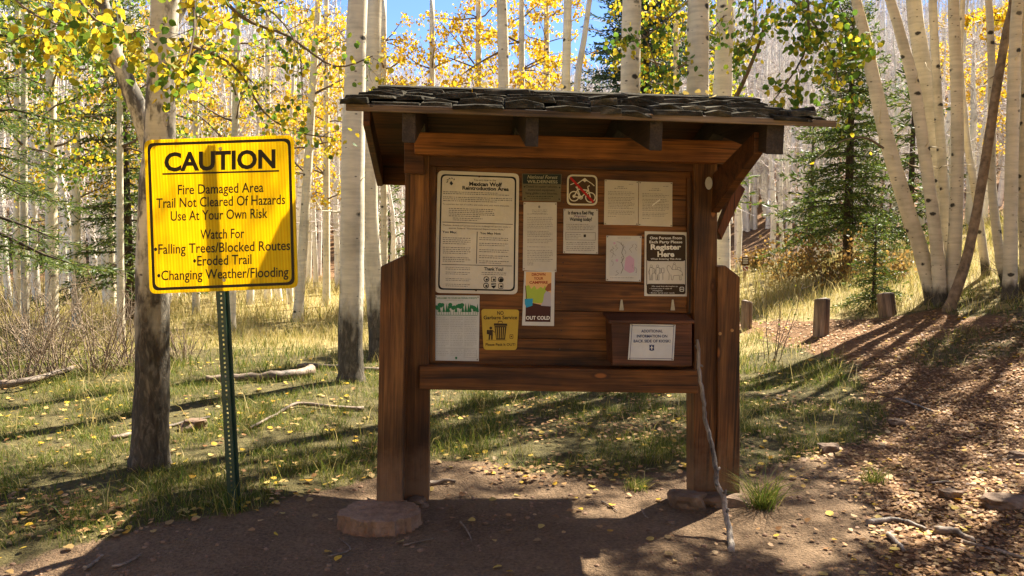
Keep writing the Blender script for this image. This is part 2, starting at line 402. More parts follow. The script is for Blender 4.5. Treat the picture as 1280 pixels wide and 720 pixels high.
# ------------------------------------------------------------------ flat artwork on boards and papers
class Art:
    """collects flat shapes, given in photo pixels on a board's plane, into one mesh per part"""
    DG = None
    def __init__(s, F, yl, org): s.F = F; s.yl = yl; s.org = org; s.parts = {}
    def P(s, px, py, lift):
        p = s.F.p(px, py, s.yl) - s.org; return Vector((p.x, p.y - lift, p.z))
    def mb(s, key): return s.parts.setdefault(key, MB())
    def poly(s, key, pts, lift=0.0012): s.mb(key).add([s.P(x, y, lift) for x, y in pts], [tuple(range(len(pts)))])
    def line(s, key, pts, w, lift=0.0012):
        for (x0, y0), (x1, y1) in zip(pts, pts[1:]):
            d = math.hypot(x1 - x0, y1 - y0) or 1; nx, ny = -(y1 - y0) / d * w / 2, (x1 - x0) / d * w / 2
            s.poly(key, [(x0 + nx, y0 + ny), (x0 - nx, y0 - ny), (x1 - nx, y1 - ny), (x1 + nx, y1 + ny)], lift)
    def ring(s, key, cx, cy, r, w, n=20, lift=0.0012, sy=1.0):
        for i in range(n):
            a, b = 2 * math.pi * i / n, 2 * math.pi * (i + 1) / n
            s.poly(key, [(cx + (r - w) * math.cos(a), cy + (r - w) * sy * math.sin(a)), (cx + r * math.cos(a), cy + r * sy * math.sin(a)),
                         (cx + r * math.cos(b), cy + r * sy * math.sin(b)), (cx + (r - w) * math.cos(b), cy + (r - w) * sy * math.sin(b))], lift)
    def disc(s, key, cx, cy, r, lift=0.0012, n=16, sy=1.0):
        s.poly(key, [(cx + r * math.cos(2 * math.pi * i / n), cy + r * sy * math.sin(2 * math.pi * i / n)) for i in range(n)], lift)
    def frame(s, key, quad, r, w, lift=0.0012):
        o = rquad(quad, r); c = (sum(p[0] for p in quad) / 4, sum(p[1] for p in quad) / 4)
        W_ = max(p[0] for p in quad) - min(p[0] for p in quad); H_ = max(p[1] for p in quad) - min(p[1] for p in quad)
        i = [(c[0] + (p[0] - c[0]) * (1 - 2 * w / W_), c[1] + (p[1] - c[1]) * (1 - 2 * w / H_)) for p in o]
        for k in range(len(o)):
            k2 = (k + 1) % len(o); s.poly(key, [o[k], o[k2], i[k2], i[k]], lift)
    def text(s, key, body, px, py, cap, width=None, align='C', bold=0.0, slope=0.0, lift=0.0012, lean=0.0):
        """baseline at pixel (px, py), capital height in pixels, optional fitted width in pixels"""
        cu = bpy.data.curves.new('lettering', 'FONT'); cu.body = body; cu.offset = bold; cu.resolution_u = 3; cu.shear = lean
        o = bpy.data.objects.new('lettering', cu); COL.objects.link(o)
        dg = bpy.context.evaluated_depsgraph_get(); dg.update()
        me = bpy.data.meshes.new_from_object(o.evaluated_get(dg)); bpy.data.objects.remove(o); bpy.data.curves.remove(cu)
        xs = [v.co.x for v in me.vertices]
        if not xs: return
        x0, x1 = min(xs), max(xs); k = cap / 0.69
        kx = width / (x1 - x0) if width else k
        wid = (x1 - x0) * kx
        left = px - wid / 2 if align == 'C' else px
        vs = []
        for v in me.vertices:
            dx = (v.co.x - x0) * kx
            vs.append(s.P(left + dx, py - v.co.y * k + (left + dx - px) * slope, lift))
        s.mb(key).add(vs, [tuple(p.vertices) for p in me.polygons]); bpy.data.meshes.remove(me)
    def greek(s, key, x0, y0, x1, rows, step, h, rng, slope=0.0, lift=0.0012, ragged=0.25):
        """rows of unreadably small print: short strokes with word gaps"""
        for r in range(rows):
            x = x0; y = y0 + r * step; end = x1 - (rng.random() * ragged * (x1 - x0) if r in (rows - 1,) or rng.random() < 0.3 else 0)
            while x < end:
                w = min(rng.uniform(0.8, 3.6), end - x)
                if w > 0.4: s.line(key, [(x, y + (x - x0) * slope), (x + w, y + (x + w - x0) * slope)], h * rng.uniform(0.75, 1.0), lift)
                x += w + rng.uniform(0.6, 0.9)
    def build(s, parent, mats):
        for key, mb in s.parts.items(): mb.build(key, mats[key], parent)

def rquad(q, r, n=5):
    """rounded quadrilateral, corners given clockwise from top left"""
    out = []
    for i in range(4):
        p = Vector(q[i]); a = (Vector(q[i - 1]) - p).normalized(); b = (Vector(q[(i + 1) % 4]) - p).normalized()
        if r <= 0: out.append((p.x, p.y)); continue
        s_, e_ = p + a * r, p + b * r
        for k in range(n + 1):
            t = k / n; v = s_ * (1 - t) ** 2 + p * 2 * t * (1 - t) + e_ * t * t; out.append((v.x, v.y))
    return out

inkc = {}
def ink(name, c, rough=0.6):
    if name not in inkc:
        g = NT(name); g.color(c); g.b.inputs['Roughness'].default_value = rough; inkc[name] = g.m
    return inkc[name]
def paper(name, c, rough=0.55):
    if name not in inkc:
        g = NT(name); v = g.coord(); n = g.noise(v, 7, 4); n2 = g.noise(v, 24, 2)
        g.color(g.mix(1.0, c, g.ramp(n, [(0.3, 0.86), (0.7, 1.05)]), 'MULTIPLY')); g.b.inputs['Roughness'].default_value = rough
        g.bump(g.math('ADD', n, n2), 0.25, 0.01); inkc[name] = g.m
    return inkc[name]

# ------------------------------------------------------------------ the kiosk
K = Matrix.Translation((0.294, 4.8, 0)) @ Matrix.Rotation(R(3.4), 4, 'Z') @ Matrix.Rotation(R(1.4), 4, 'Y')
KF = Frame(K)
kiosk = empty('notice_kiosk', M=K)
tag(kiosk, 'brown wooden trailhead notice kiosk with a shingled gable roof', 'kiosk')
def kb(name, mat, poly, y0, y1, bevel=0.004):
    m = MB(); m.prism(KF, poly, y0, y1); return m.build(name, M[mat], kiosk, bevel)

# main posts and the short slant-topped boards bolted outside them
kb('post', 'wood_z', [(507, 172), (537, 172), (536, 627), (502, 627)], -0.07, 0.11, 0.006)
kb('post', 'wood_z', [(867, 200), (897, 200), (896, 627), (868, 627)], -0.07, 0.11, 0.006)
kb('side_board', 'wood_z', [(476, 333), (505, 319), (507, 330), (502, 643), (470, 643)], -0.27, -0.02, 0.006)
kb('side_board', 'wood_z', [(897, 333), (907, 332), (925, 346), (925, 627), (897, 627)], -0.10, 0.08, 0.006)
m = MB()
for x, y in ((915, 413), (900, 417)):
    p = KF.p(x, y, -0.10); m.tube([p + Vector((0, 0.002, 0)), p + Vector((0, -0.006, 0))], [0.011, 0.009], 10)
m.build('bolt_head', ink('pale plug', (0.42, 0.22, 0.08)), kiosk)
# panel of wide boards
rows_y = [196, 241, 279, 318, 353, 389, 424, 470]
for i, (a, b) in enumerate(zip(rows_y, rows_y[1:])):
    pl, pr = KF.p(537, a, 0), KF.p(868, a, 0); ql, qr = KF.p(537, b, 0), KF.p(868, b, 0)
m = MB()
xl, xr = KF.p(533, 330, 0).x, KF.p(870, 330, 0).x
zz = [KF.p(700, y, 0).z for y in rows_y]
rng = random.Random(5)
for a, b in zip(zz, zz[1:]):
    t = rng.uniform(0, 0.004); m.box((xl, -t, b + 0.003), (xr, 0.03, a))
m.box((xl, 0.031, zz[-1]), (xr, 0.046, zz[0]))  # hidden backing board added to keep light from showing through the gaps
panel = m.build('panel', M['wood_x'], kiosk, 0.003)
nb_ = MB()
for a, b in zip(zz, zz[1:]):
    for fx in (.035, .5, .965):
        for dz in (.28, .72):
            p = Vector((xl + (xr - xl) * fx + rng.uniform(-.006, .006), -.003, b + (a - b) * dz + rng.uniform(-.006, .006))); nb_.tube([p + Vector((0, .004, 0)), p - Vector((0, .0025, 0))], [.0045, .004], 7, sm=False)
o = nb_.build('nail_heads', ink('rusty nail', (0.035, 0.02, 0.014), 0.5), panel); o['kind'] = 'stuff'
kb('trim_strip', 'wood_z', [(859, 222), (865, 222), (866, 392), (860, 392)], -0.03, -0.006, 0.002)
kb('trim_strip', 'wood_z', [(537, 200), (545, 200), (544, 452), (537, 452)], -0.03, -0.006, 0.002)
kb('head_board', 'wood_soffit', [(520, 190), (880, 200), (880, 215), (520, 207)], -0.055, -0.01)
kb('sill_rail', 'wood_x', [(524, 458), (872, 463), (873, 492), (524, 487)], -0.125, -0.005, 0.006)
kb('beam', 'wood_beam', [(518, 165), (945, 177), (945, 205), (518, 192)], -0.20, -0.11, 0.005)
kb('beam_block', 'wood_soffit', [(505, 178), (530, 180), (530, 218), (505, 216)], -0.115, -0.072)

# roof: measured at the front eave, ridge and rear eave
ef = KF.p(740, 148, -0.88); er = KF.p(700, 224, 1.02); ZR = KF.p(735, 113, 0.03).z - 0.08
YF, YR, YB = -0.88, 0.03, 1.05
ZF, ZB = ef.z, KF.p(490, 231, 1.03).z + 0.15
XL, XR = KF.p(434, 136, YF).x, KF.p(1038, 158, YF).x
def roof_z(y): return ZF + (ZR - ZF) * (y - YF) / (YR - YF) if y <= YR else ZR + (ZB - ZR) * (y - YR) / (YB - YR)
m = MB()
rng = random.Random(8)
for side in (0, 1):
    n = 6; y0, y1 = (YF, YR) if side == 0 else (YR, YB); XB = KF.p(474, 230, 1.03).x
    for i in range(n):
        a, b = y0 + (y1 - y0) * i / n + (0.002 if i else 0), y0 + (y1 - y0) * (i + 1) / n
        za, zb = roof_z(a), roof_z(b); xa, xb = (XL if side == 0 else XL + (XB - .02 - XL) * (i + .5) / n) + rng.uniform(-.008, .008), XR + rng.uniform(-.01, .01)
        if side == 0 and i == 0: xb += 0.01
        m.hexa([(xa, a, za), (xb, a, za), (xb, a, za + 0.026), (xa, a, za + 0.026)], [(xa, b, zb), (xb, b, zb), (xb, b, zb + 0.026), (xa, b, zb + 0.026)])
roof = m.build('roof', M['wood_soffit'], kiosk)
m = MB(); za = ZF; m.box((XL - 0.004, YF - 0.022, za - 0.004), (XR + 0.02, YF - 0.002, za + 0.028)); m.build('eave_board', M['wood_grey'], roof, 0.003)
# rafters, front half and rear half
rx = [KF.p(x, 165, -0.84).x for x in (511, 665, 820, 969)]
for i, x in enumerate(rx):
    m = MB(); w = 0.032 if i < 3 else 0.045
    d = 0.148
    for y0, y1 in ((-0.845, YR), (YR, YB - 0.03)):
        a, b = roof_z(y0) - 0.003, roof_z(y1) - 0.003
        m.hexa([(x - w, y0, a - d), (x + w, y0, a - d), (x + w, y0, a), (x - w, y0, a)], [(x - w, y1, b - d), (x + w, y1, b - d), (x + w, y1, b), (x - w, y1, b)])
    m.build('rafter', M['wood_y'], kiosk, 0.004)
# barge rafters at the two gable ends of the rear slope, solid enough to hide the trees from the left
for x, xe in ((KF.p(464, 160, 0).x, KF.p(475, 230, 1.03).x), (XR - 0.09, XR - 0.09)):
    m = MB(); a, b = roof_z(YR) - 0.003, roof_z(YB) - 0.003
    m.hexa([(x - .02, YR - 0.25, a - .2), (x + .02, YR - 0.25, a - .2), (x + .02, YR - .25, a - .08), (x - .02, YR - .25, a - .08)], [(xe - .02, YB - .02, b - .16), (xe + .02, YB - .02, b - .16), (xe + .02, YB - .02, b), (xe - .02, YB - .02, b)])
    m.build('barge_rafter', M['wood_soffit'], kiosk, 0.004)
m = MB(); m.box((KF.p(474, 230, 1.03).x, YB - 0.02, ZB - 0.15), (XR - 0.07, YB + 0.015, ZB + 0.02)); m.build('rear_fascia', M['wood_soffit'], kiosk, 0.003)
# tie from the post heads to the rear eave, and knee braces
for x, s_ in ((KF.p(888, 300, 0.0).x, 1),):
    m = MB(); zt = roof_z(-0.55) - 0.15; zb_ = KF.p(880, 258, 0).z
    m.hexa([(x - .025, -0.075, zb_ - .04), (x + .025, -0.075, zb_ - .04), (x + .025, -0.075, zb_ + .19), (x - .025, -0.075, zb_ + .19)],
           [(x - .025, -0.74, zt - .06), (x + .025, -0.74, zt - .06), (x + .025, -0.74, zt + .05), (x - .025, -0.74, zt + .05)])
    m.build('knee_brace', M['wood_soffit'], kiosk, 0.004)
kb('diagonal_brace', 'wood_red', [(897, 288), (902, 300), (932, 236), (921, 226)], 0.02, 0.10)
kb('diagonal_brace', 'wood_red', [(508, 224), (513, 224), (513, 300), (508, 308)], 0.115, 0.17)
# shingles: thick split slates of wood, course over course
m = MB(); rng = random.Random(3)
def course(y0, y1, lift, front, xl, xr, ragged=0.02, wmax=0.27):
    x = xl
    while x < xr - 0.02:
        w = min(rng.uniform(0.10, wmax), xr - x); th = rng.uniform(0.022, 0.042)
        ya = y0 + rng.uniform(-ragged, ragged) * (1 if front else -1); yb = y1
        za, zb = roof_z(ya) if YF - 0.1 < ya < YB + 0.1 else roof_z(ya), roof_z(yb)
        l = lift + rng.uniform(-0.008, 0.010); tl = rng.uniform(-0.014, 0.014); yw = rng.uniform(-.03, .03)
        pa = [(x + .002, ya, za + l), (x + w, ya + yw, za + l + tl), (x + w * rng.uniform(.94, 1.0), ya + yw + .01, za + l + th * rng.uniform(.55, 1) + tl), (x + w * .5, ya + yw * .5 + rng.uniform(-.01, .01), za + l + tl * .5 + th * rng.uniform(.8, 1.15)), (x + w * rng.uniform(.0, .05), ya + .008, za + l + th * rng.uniform(.6, 1))]
        pb = [(x + .003, yb, zb + 0.026), (x + w, yb, zb + 0.026), (x + w, yb, zb + 0.026 + th * .4), (x + w * .5, yb, zb + 0.026 + th * .4), (x + .003, yb, zb + 0.026 + th * .4)]
        m.hexa(pa, pb)
        x += w
course(YF - 0.03, YF + 0.34, 0.027, True, XL - 0.035, XR - 0.01)
course(YF + 0.02, YF + 0.40, 0.046, True, XL - 0.02, XR - 0.06, 0.03)
course(YF + 0.21, YF + 0.62, 0.046, True, XL + 0.02, XR - 0.05, 0.03)
course(YF + 0.40, YF + 0.85, 0.044, True, XL + 0.04, XR - 0.07, 0.03)
course(YF + 0.60, YR, 0.042, True, XL + 0.05, XR - 0.08, 0.03)
course(YR + 0.95, YR + 0.55, 0.03, False, XL, XR); course(YR + 0.72, YR + 0.3, 0.04, False, XL, XR); course(YR + 0.45, YR + 0.05, 0.04, False, XL, XR)
m.build('shingles', M['shingle'], roof, 0.003)
m = MB(); x = XL + 0.06
while x < XR - 0.1:
    w = rng.uniform(0.35, 0.6); w = min(w, XR - 0.08 - x); z = ZR + 0.066 + rng.uniform(-.006, .006)
    m.hexa([(x, YR - .16, z - .075), (x + w, YR - .16, z - .075), (x + w, YR - .16, z - .03), (x, YR - .16, z - .03)], [(x, YR + .02, z - .05), (x + w, YR + .02, z - .05), (x + w, YR + .02, z + .012), (x, YR + .02, z + .012)])
    x += w + 0.004
m.build('ridge_boards', M['shingle'], roof, 0.003)
rl_ = random.Random(6)
for i in range(9):
    y = rl_.uniform(YF + .03, YR - .3); x = rl_.uniform(XL + .3, XR - .2)
    q = np.array([(0, -.46), (.36, -.2), (.34, .24), (0, .5), (-.34, .24), (-.36, -.2)]) * .045
    me = bpy.data.meshes.new('fallen_leaf'); an = rl_.uniform(0, 6.28); me.from_pydata([(a_ * math.cos(an) - b_ * math.sin(an), a_ * math.sin(an) + b_ * math.cos(an), .012 * math.cos(a_ * 60) + .35 * b_) for a_, b_ in q], [], [tuple(range(6))]); me.materials.append(M['litter_yellow'])
    tag(link('fallen_leaf', me, None, M=K @ Matrix.Translation((x, y, roof_z(y) + .112))), 'dry aspen leaf lying on the shingles of the kiosk roof', 'leaf', 'dry leaves lying on the kiosk roof')
# small oval tag on the right knee brace
a = Art(KF, -0.115, Vector((0, 0, 0))); a.disc('number_tag', 886, 229, 4.6, 0.0, 18, 1.75)
a.build(kiosk, {'number_tag': paper('tag white', (0.62, 0.58, 0.52))})

def notice(name, label, cat, quad, r, col, yl=-0.008, th=0.003, group=None, F=KF, mat=None, rough=0.55):
    c = F.p(sum(p[0] for p in quad) / 4, sum(p[1] for p in quad) / 4, yl)
    m = MB(); loop = rquad(quad, r)
    A = [F.p(x, y, yl) - c for x, y in loop]
    m.hexa(A, [Vector((p.x, p.y + th, p.z)) for p in A])
    o = m.build(name, mat or paper('paper ' + name, col, rough), None, M=F.M @ Matrix.Translation(c))
    tag(o, label, cat, group)
    A_ = Art(F, yl, c)
    if cat in ('paper', 'map'):
        cx, cy = sum(p[0] for p in quad) / 4, sum(p[1] for p in quad) / 4; pm = MB()
        for q in quad:
            w_ = A_.P(q[0] + (cx - q[0]) * .07, q[1] + (cy - q[1]) * .05, .001); pm.tube([w_ + Vector((0, .001, 0)), w_ - Vector((0, .003, 0))], [.0042, .0034], 8, sm=False)
        pm.build('pins', ink('dull pin', (0.16, 0.13, 0.10), 0.4), o)
    return o, A_

BLK = ink('black ink', (0.012, 0.011, 0.010)); GRY = ink('grey print', (0.17, 0.16, 0.15)); LGR = ink('pale grey print', (0.34, 0.33, 0.32))
BRN = ink('brown ink', (0.040, 0.022, 0.010)); CRM = ink('cream paint', (0.66, 0.60, 0.47)); RED = ink('red paint', (0.42, 0.012, 0.010))
NAVY = ink('navy ink', (0.02, 0.035, 0.11)); GRN = ink('green ink', (0.02, 0.16, 0.06)); WHT = ink('white ink', (0.75, 0.73, 0.68))
PINK = ink('pink wash', (0.52, 0.33, 0.46)); LIME = ink('lime picture', (0.36, 0.46, 0.06)); BLUE = ink('bucket blue', (0.03, 0.30, 0.52))
TAN = ink('peach picture', (0.70, 0.42, 0.18)); SMOKE = ink('smoke lilac', (0.42, 0.38, 0.42)); RUST = ink('rust picture', (0.28, 0.09, 0.03)); DKB = ink('dark brown picture', (0.06, 0.018, 0.014))
KH = ink('khaki panel', (0.145, 0.12, 0.062)); DGN = ink('dark green panel', (0.016, 0.024, 0.018)); BRD = ink('sign brown', (0.062, 0.030, 0.010)); MAR = ink('maroon ink', (0.30, 0.035, 0.012))
PURP = ink('purple ink', (0.16, 0.09, 0.17))

# big wolf sign
o, a = notice('wolf_area_sign', 'large white wolf reintroduction sign with black border, at the upper left of the panel', 'sign',
              [(547, 213), (649, 217), (647, 368), (543, 366)], 7, (0.62, 0.57, 0.49), -0.011, 0.005)
rg = random.Random(1); SL = 0.03
a.frame('border', [(551, 217.5), (645.5, 221), (643.5, 364), (547.5, 362)], 6, 1.9)
a.text('lettering', 'You are now in the', 606, 226.5, 2.8, 28, slope=SL)
a.text('lettering', 'Mexican Wolf', 607, 232.6, 4.6, 41, bold=0.04, slope=SL)
a.text('lettering', 'Reintroduction Area', 607, 237.8, 4.4, 58, bold=0.035, slope=SL)
for k in range(5):
    an = math.pi * (0.1 + 0.2 * k) ; a.line('lettering', [(564 + 6 * math.cos(an + 2.6), 227 + 5 * math.sin(an + 2.6)), (564 + 4 * math.cos(an + 2.9), 227 + 3.4 * math.sin(an + 2.9))], 1.1)
a.poly('lettering', [(562, 229), (564, 226), (566.5, 229.5), (564, 232)])
a.greek('small_print', 554, 239.5, 640, 2, 2.2, 1.1, rg, SL); a.greek('small_print', 554, 246, 640, 3, 2.3, 1.1, rg, SL)
a.text('lettering', 'To minimize the risk of conflict and make your visit more enjoyable:', 595, 257.0, 1.7, 83, slope=SL)
a.greek('small_print', 561, 260.5, 618, 5, 2.3, 1.1, rg, SL, ragged=0.4); a.greek('small_print', 566, 272.5, 604, 2, 2.3, 1.0, rg, SL)
a.line('lettering', [(553, 277.5), (641, 280.5)], 0.7)
a.text('lettering', 'Mexican wolves are protected as an endangered species under a', 596, 283.4, 1.9, 84, slope=SL)
a.text('lettering', 'special Federal "Nonessential Experimental Rule."', 596, 287.0, 1.9, 70, slope=SL)
a.text('lettering', 'You May:', 553, 291, 2.6, 18, 'L', 0.02, SL); a.text('lettering', 'You May Not:', 600, 292.6, 2.6, 26, 'L', 0.02, SL)
a.line('lettering', [(596.5, 289.5), (595.5, 329.5)], 0.8)
for y0, n in ((297, 4), (309, 4), (321.5, 3)): a.greek('small_print', 553.5, y0, 588, n, 2.4, 1.0, rg, SL)
for y0, n in ((297, 2), (304, 2), (312, 2), (319.5, 2), (326, 2)): a.greek('small_print', 599, y0, 636, n, 2.4, 1.0, rg, SL)
a.line('lettering', [(552, 330.5), (640, 332.5)], 0.7)
for y0 in (334, 340, 348, 355): a.greek('small_print', 557, y0, 588, 2, 2.2, 0.8, rg, SL)
a.text('lettering', 'Thank You!', 617, 338.2, 4.0, 24, bold=0.025, slope=SL); a.greek('small_print', 602, 340.5, 633, 2, 2.3, 1.0, rg, SL)
for i, (x, y) in enumerate(((608, 349), (617, 349.2), (626, 349.5), (607.5, 357), (617, 357.2), (626, 357.5))):
    if i in (1, 5): a.frame('lettering', [(x - 3, y - 3.3), (x + 3, y - 3.3), (x + 3, y + 3.3), (x - 3, y + 3.3)], 1, 0.7)
    elif i == 4: a.poly('lettering', [(x - 3.2, y - 3), (x + 3.2, y - 3), (x + 2.6, y + 1), (x, y + 3.6), (x - 2.6, y + 1)])
    else: a.ring('lettering', x, y, 3.6, 1.0)
    if i != 4: a.disc('lettering', x + 0.4, y + 0.5, 1.5 if i != 2 else 2.4)
    else: a.line('pale_mark', [(x - 2.6, y - 0.6), (x + 2.6, y - 1.2)], 0.9, 0.0018)
a.disc('screw', 599, 220.5, 1.3, 0.002); a.disc('screw', 595, 362.5, 1.5, 0.002)
a.build(o, {'border': BLK, 'lettering': BLK, 'small_print': GRY, 'pale_mark': WHT, 'screw': BRN})

# wilderness sign
o, a = notice('wilderness_sign', 'khaki wilderness sign with a dark green heading, directly above the tall narrow paper', 'sign', [(652.5, 217), (702, 217.5), (701, 252), (653, 251)], 0.5, (0.145, 0.12, 0.062), -0.012, 0.004)
a.poly('heading', [(653.5, 217.8), (701.3, 218), (701, 230.3), (653.7, 229.6)], 0.0008)
a.text('heading_lettering', 'National Forest', 678, 223.4, 4.2, 38, bold=0.01, lift=0.0016, lean=0.3, slope=0.015); a.text('heading_lettering', 'WILDERNESS', 678, 228.9, 3.6, 38, bold=0.02, lift=0.0016, slope=0.015)
for i, (t, w) in enumerate((('Closed to motor vehicles,', 40), ('motorized equipment,', 34), ('hang gliders and bicycles.', 40))): a.text('lettering', t, 677, 234.5 + i * 4.2, 2.6, w, bold=0.01, slope=0.015)
a.greek('lettering', 659, 245.5, 698, 1, 2, 0.9, rg); a.greek('lettering', 663, 247.8, 694, 1, 2, 0.7, rg)
for x, y in ((655.5, 233.5), (699.5, 234.5), (656, 248), (699, 249)): a.disc('lettering', x, y, 0.9)
a.build(o, {'heading': DGN, 'heading_lettering': ink('khaki lettering', (0.36, 0.32, 0.20)), 'lettering': ink('dark green ink', (0.02, 0.022, 0.012))})

o, a = notice('regulation_paper', 'tall narrow white typed paper hanging under the khaki wilderness sign', 'paper', [(654.5, 252.5), (696, 253), (695.5, 340), (653.5, 338)], 0, (0.55, 0.51, 0.45))
a.disc('print', 674, 258.5, 1.3, sy=1.3); a.greek('print', 665, 262.5, 684, 3, 2, 0.6, rg)
for y0, n in ((267.5, 1), (272, 3), (278.5, 4), (289, 4), (299, 3), (308.5, 1), (313, 5), (324, 2)): a.greek('print', 659, y0, 691, n, 2.1, 0.65, rg, 0.01)
a.greek('print', 659, 328, 667, 3, 1.6, 0.5, rg)
a.build(o, {'print': GRY})

# no bicycles
o, a = notice('no_bicycles_sign', 'small brown square sign of a bicycle crossed by a red bar', 'sign', [(709, 218), (746.8, 219), (746.8, 257), (708.5, 256.5)], 7, (0.66, 0.60, 0.47), -0.012, 0.004)
a.poly('brown_field', rquad([(711, 220.2), (744.8, 221), (744.8, 254.8), (710.7, 254.3)], 5.5), 0.0008)
z = 0.0015
a.line('symbol', [(713, 231), (719, 228.5), (722, 229.5), (726, 226.5), (731, 223), (735, 226.5), (739, 229), (743, 232.5)], 1.0, z)
a.poly('symbol', [(727, 226), (731, 222.8), (735, 227), (732.5, 226.2), (731, 228), (729, 226)], z)
a.ring('symbol', 717.5, 245.3, 6.6, 1.3, lift=z); a.ring('symbol', 738, 246.8, 6.6, 1.3, lift=z); a.disc('symbol', 717.5, 245.3, 2.0, z)
a.line('symbol', [(717.5, 245.3), (726, 247), (735.5, 238), (722.5, 236.5), (717.5, 245.3)], 1.4, z); a.line('symbol', [(726, 247), (721, 234.5)], 1.3, z); a.line('symbol', [(719.5, 234), (724, 233.6)], 1.4, z)
a.line('symbol', [(738, 246.8), (734.5, 233.5), (737, 232)], 1.3, z); a.ring('symbol', 726, 247, 2.4, 1.1, lift=z)
a.poly('red_bar', [(711.5, 222.5), (713.8, 220.9), (743, 252), (740.8, 254)], 0.0022)
a.build(o, {'brown_field': BRD, 'symbol': CRM, 'red_bar': RED})

# red flag paper
o, a = notice('fire_warning_paper', 'creased white paper asking about a red flag warning, below the bicycle sign', 'paper', [(704.5, 261), (747.5, 261.5), (747.5, 317.5), (704, 316.5)], 0, (0.52, 0.49, 0.46))
a.text('lettering', 'Is there a Red Flag', 726, 268, 4.4, 32, bold=0.03); a.text('purple_lettering', 'Warning', 725, 271.6, 2.8, 16, bold=0.02); a.text('lettering', 'Warning today?', 726, 276, 4.2, 28, bold=0.03)
for y0, n in ((280.5, 4), (303, 2), (308.5, 3)): a.greek('small_print', 708, y0, 744, n, 2.2, 0.8, rg)
a.frame('small_print', [(707, 290), (744.5, 290.5), (744.5, 300.5), (707, 300)], 0, 0.6); a.greek('small_print', 709, 293, 727, 3, 2.2, 0.8, rg); a.poly('lettering', [(729.5, 293), (732.5, 293), (732.5, 296.5), (729.5, 296.5)])
a.build(o, {'lettering': BLK, 'purple_lettering': PURP, 'small_print': GRY})

# two letters side by side
for nm, lb, q, x0 in (('order_letter', 'left sheet of the two cream typed letters side by side', [(756, 224.5), (798, 226.5), (797.5, 281.5), (755, 281)], 760),
                      ('order_letter', 'right sheet of the two cream typed letters side by side', [(798.8, 227), (840.5, 228), (840.3, 283.5), (798.2, 282)], 803)):
    o, a = notice(nm, lb, 'paper', q, 0, (0.56, 0.50, 0.41))
    y = q[0][1]
    a.greek('print', x0 + 26, y + 6, x0 + 33, 1, 2, 0.6, rg); a.greek('print', x0 + 12, y + 9, x0 + 22, 1, 2, 0.8, rg); a.greek('print', x0 + 8, y + 11, x0 + 26, 1, 2, 0.8, rg)
    for y0, n in ((15, 3), (22, 3), (28, 5), (39, 3)): a.greek('print', x0, y + y0, x0 + 33, n, 1.9, 0.65, rg, 0.02)
    a.greek('print', x0, y + 46, x0 + 12, 1, 2, 0.6, rg)
    if x0 == 803: a.line('light_scrape', [(815, 257), (825, 249.5)], 1.4, 0.0016)
    a.build(o, {'print': GRY, 'light_scrape': WHT})

# map
o, a = notice('area_map', 'pale area map with a pink patch, left of the register sign', 'map', [(758, 294.5), (802, 295), (801, 352), (757.5, 351)], 0, (0.56, 0.54, 0.51))
a.poly('pale_tint', [(762, 301), (797, 301.5), (796.5, 345), (761.5, 344.5)], 0.0006)
a.poly('pink_patch', [(782, 322), (787, 319), (793, 324), (792.5, 340), (787, 341.5), (780, 337)]); a.disc('pink_patch', 771, 325.5, 1.8); a.disc('pink_patch', 768, 304, 1.5)
rl = random.Random(4)
for k in range(13):
    x, y = rl.uniform(764, 795), rl.uniform(302, 338); pts = [(x, y)]
    for j in range(7): x = min(796, max(762.5, x + rl.uniform(-2.2, 2.2))); y += rl.uniform(0.3, 2.2); pts.append((x, min(344, y)))
    a.line('contours', pts, 0.4)
pts = [(776, 303), (779, 309), (777, 316), (780, 322), (777, 328), (779, 335), (776, 342)]; a.line('contours', pts, 0.7); a.greek('contours', 763, 347.2, 796, 1, 2, 0.6, rg)
a.greek('contours', 772, 297.5, 790, 1, 2, 0.6, rg)
a.build(o, {'pale_tint': ink('map tint', (0.50, 0.49, 0.50)), 'pink_patch': PINK, 'contours': GRY})

# register here
o, a = notice('register_sign', 'white and dark brown sign asking one person to register, above the wooden box', 'sign', [(806, 289), (859.5, 290.5), (859, 370.5), (805.5, 370)], 0, (0.62, 0.58, 0.52), -0.010, 0.004)
top = rquad([(808, 292.5), (857, 293.5), (857, 326.5), (808, 326.5)], 4); a.poly('dark_band', top, 0.0008)
a.poly('dark_band', rquad([(808.3, 354.7), (857, 355), (856.8, 368), (808.3, 367.8)], 3), 0.0008)
a.line('dark_band', [(808.4, 324), (808.4, 357)], 0.9, 0.0008); a.line('dark_band', [(856.7, 324), (856.7, 357)], 0.9, 0.0008)
for t, y, c_, w, b in (('One Person From', 299, 3.2, 40, .02), ('Each Party Please', 304, 3.2, 41, .02), ('Register', 311.8, 6.2, 38, .035), ('Here', 320.8, 6.2, 21, .035), ('When Entering This Area', 324.6, 2.0, 38, .015)):
    a.text('white_lettering', t, 832.3, y, c_, w, bold=b, lift=0.0015)
a.text('white_lettering', 'We need this information to:', 831, 358.6, 1.6, 33, lift=0.0015); a.text('white_lettering', '\u2022 Locate you in case of', 812, 361.3, 1.6, 28, 'L', lift=0.0015)
a.text('white_lettering', 'emergency', 815.5, 364, 1.6, 13, 'L', lift=0.0015); a.text('white_lettering', '\u2022 Better serve your needs', 812, 366.8, 1.6, 31, 'L', lift=0.0015)
a.frame('white_lettering', [(849.5, 358.5), (855, 358.5), (855, 364.5), (849.5, 364.5)], 1.6, 0.7, 0.0015); a.line('white_lettering', [(850.5, 361.5), (854, 361.5)], 0.8, 0.0015)
def outline(pts): a.line('line_drawing', pts, 0.55)
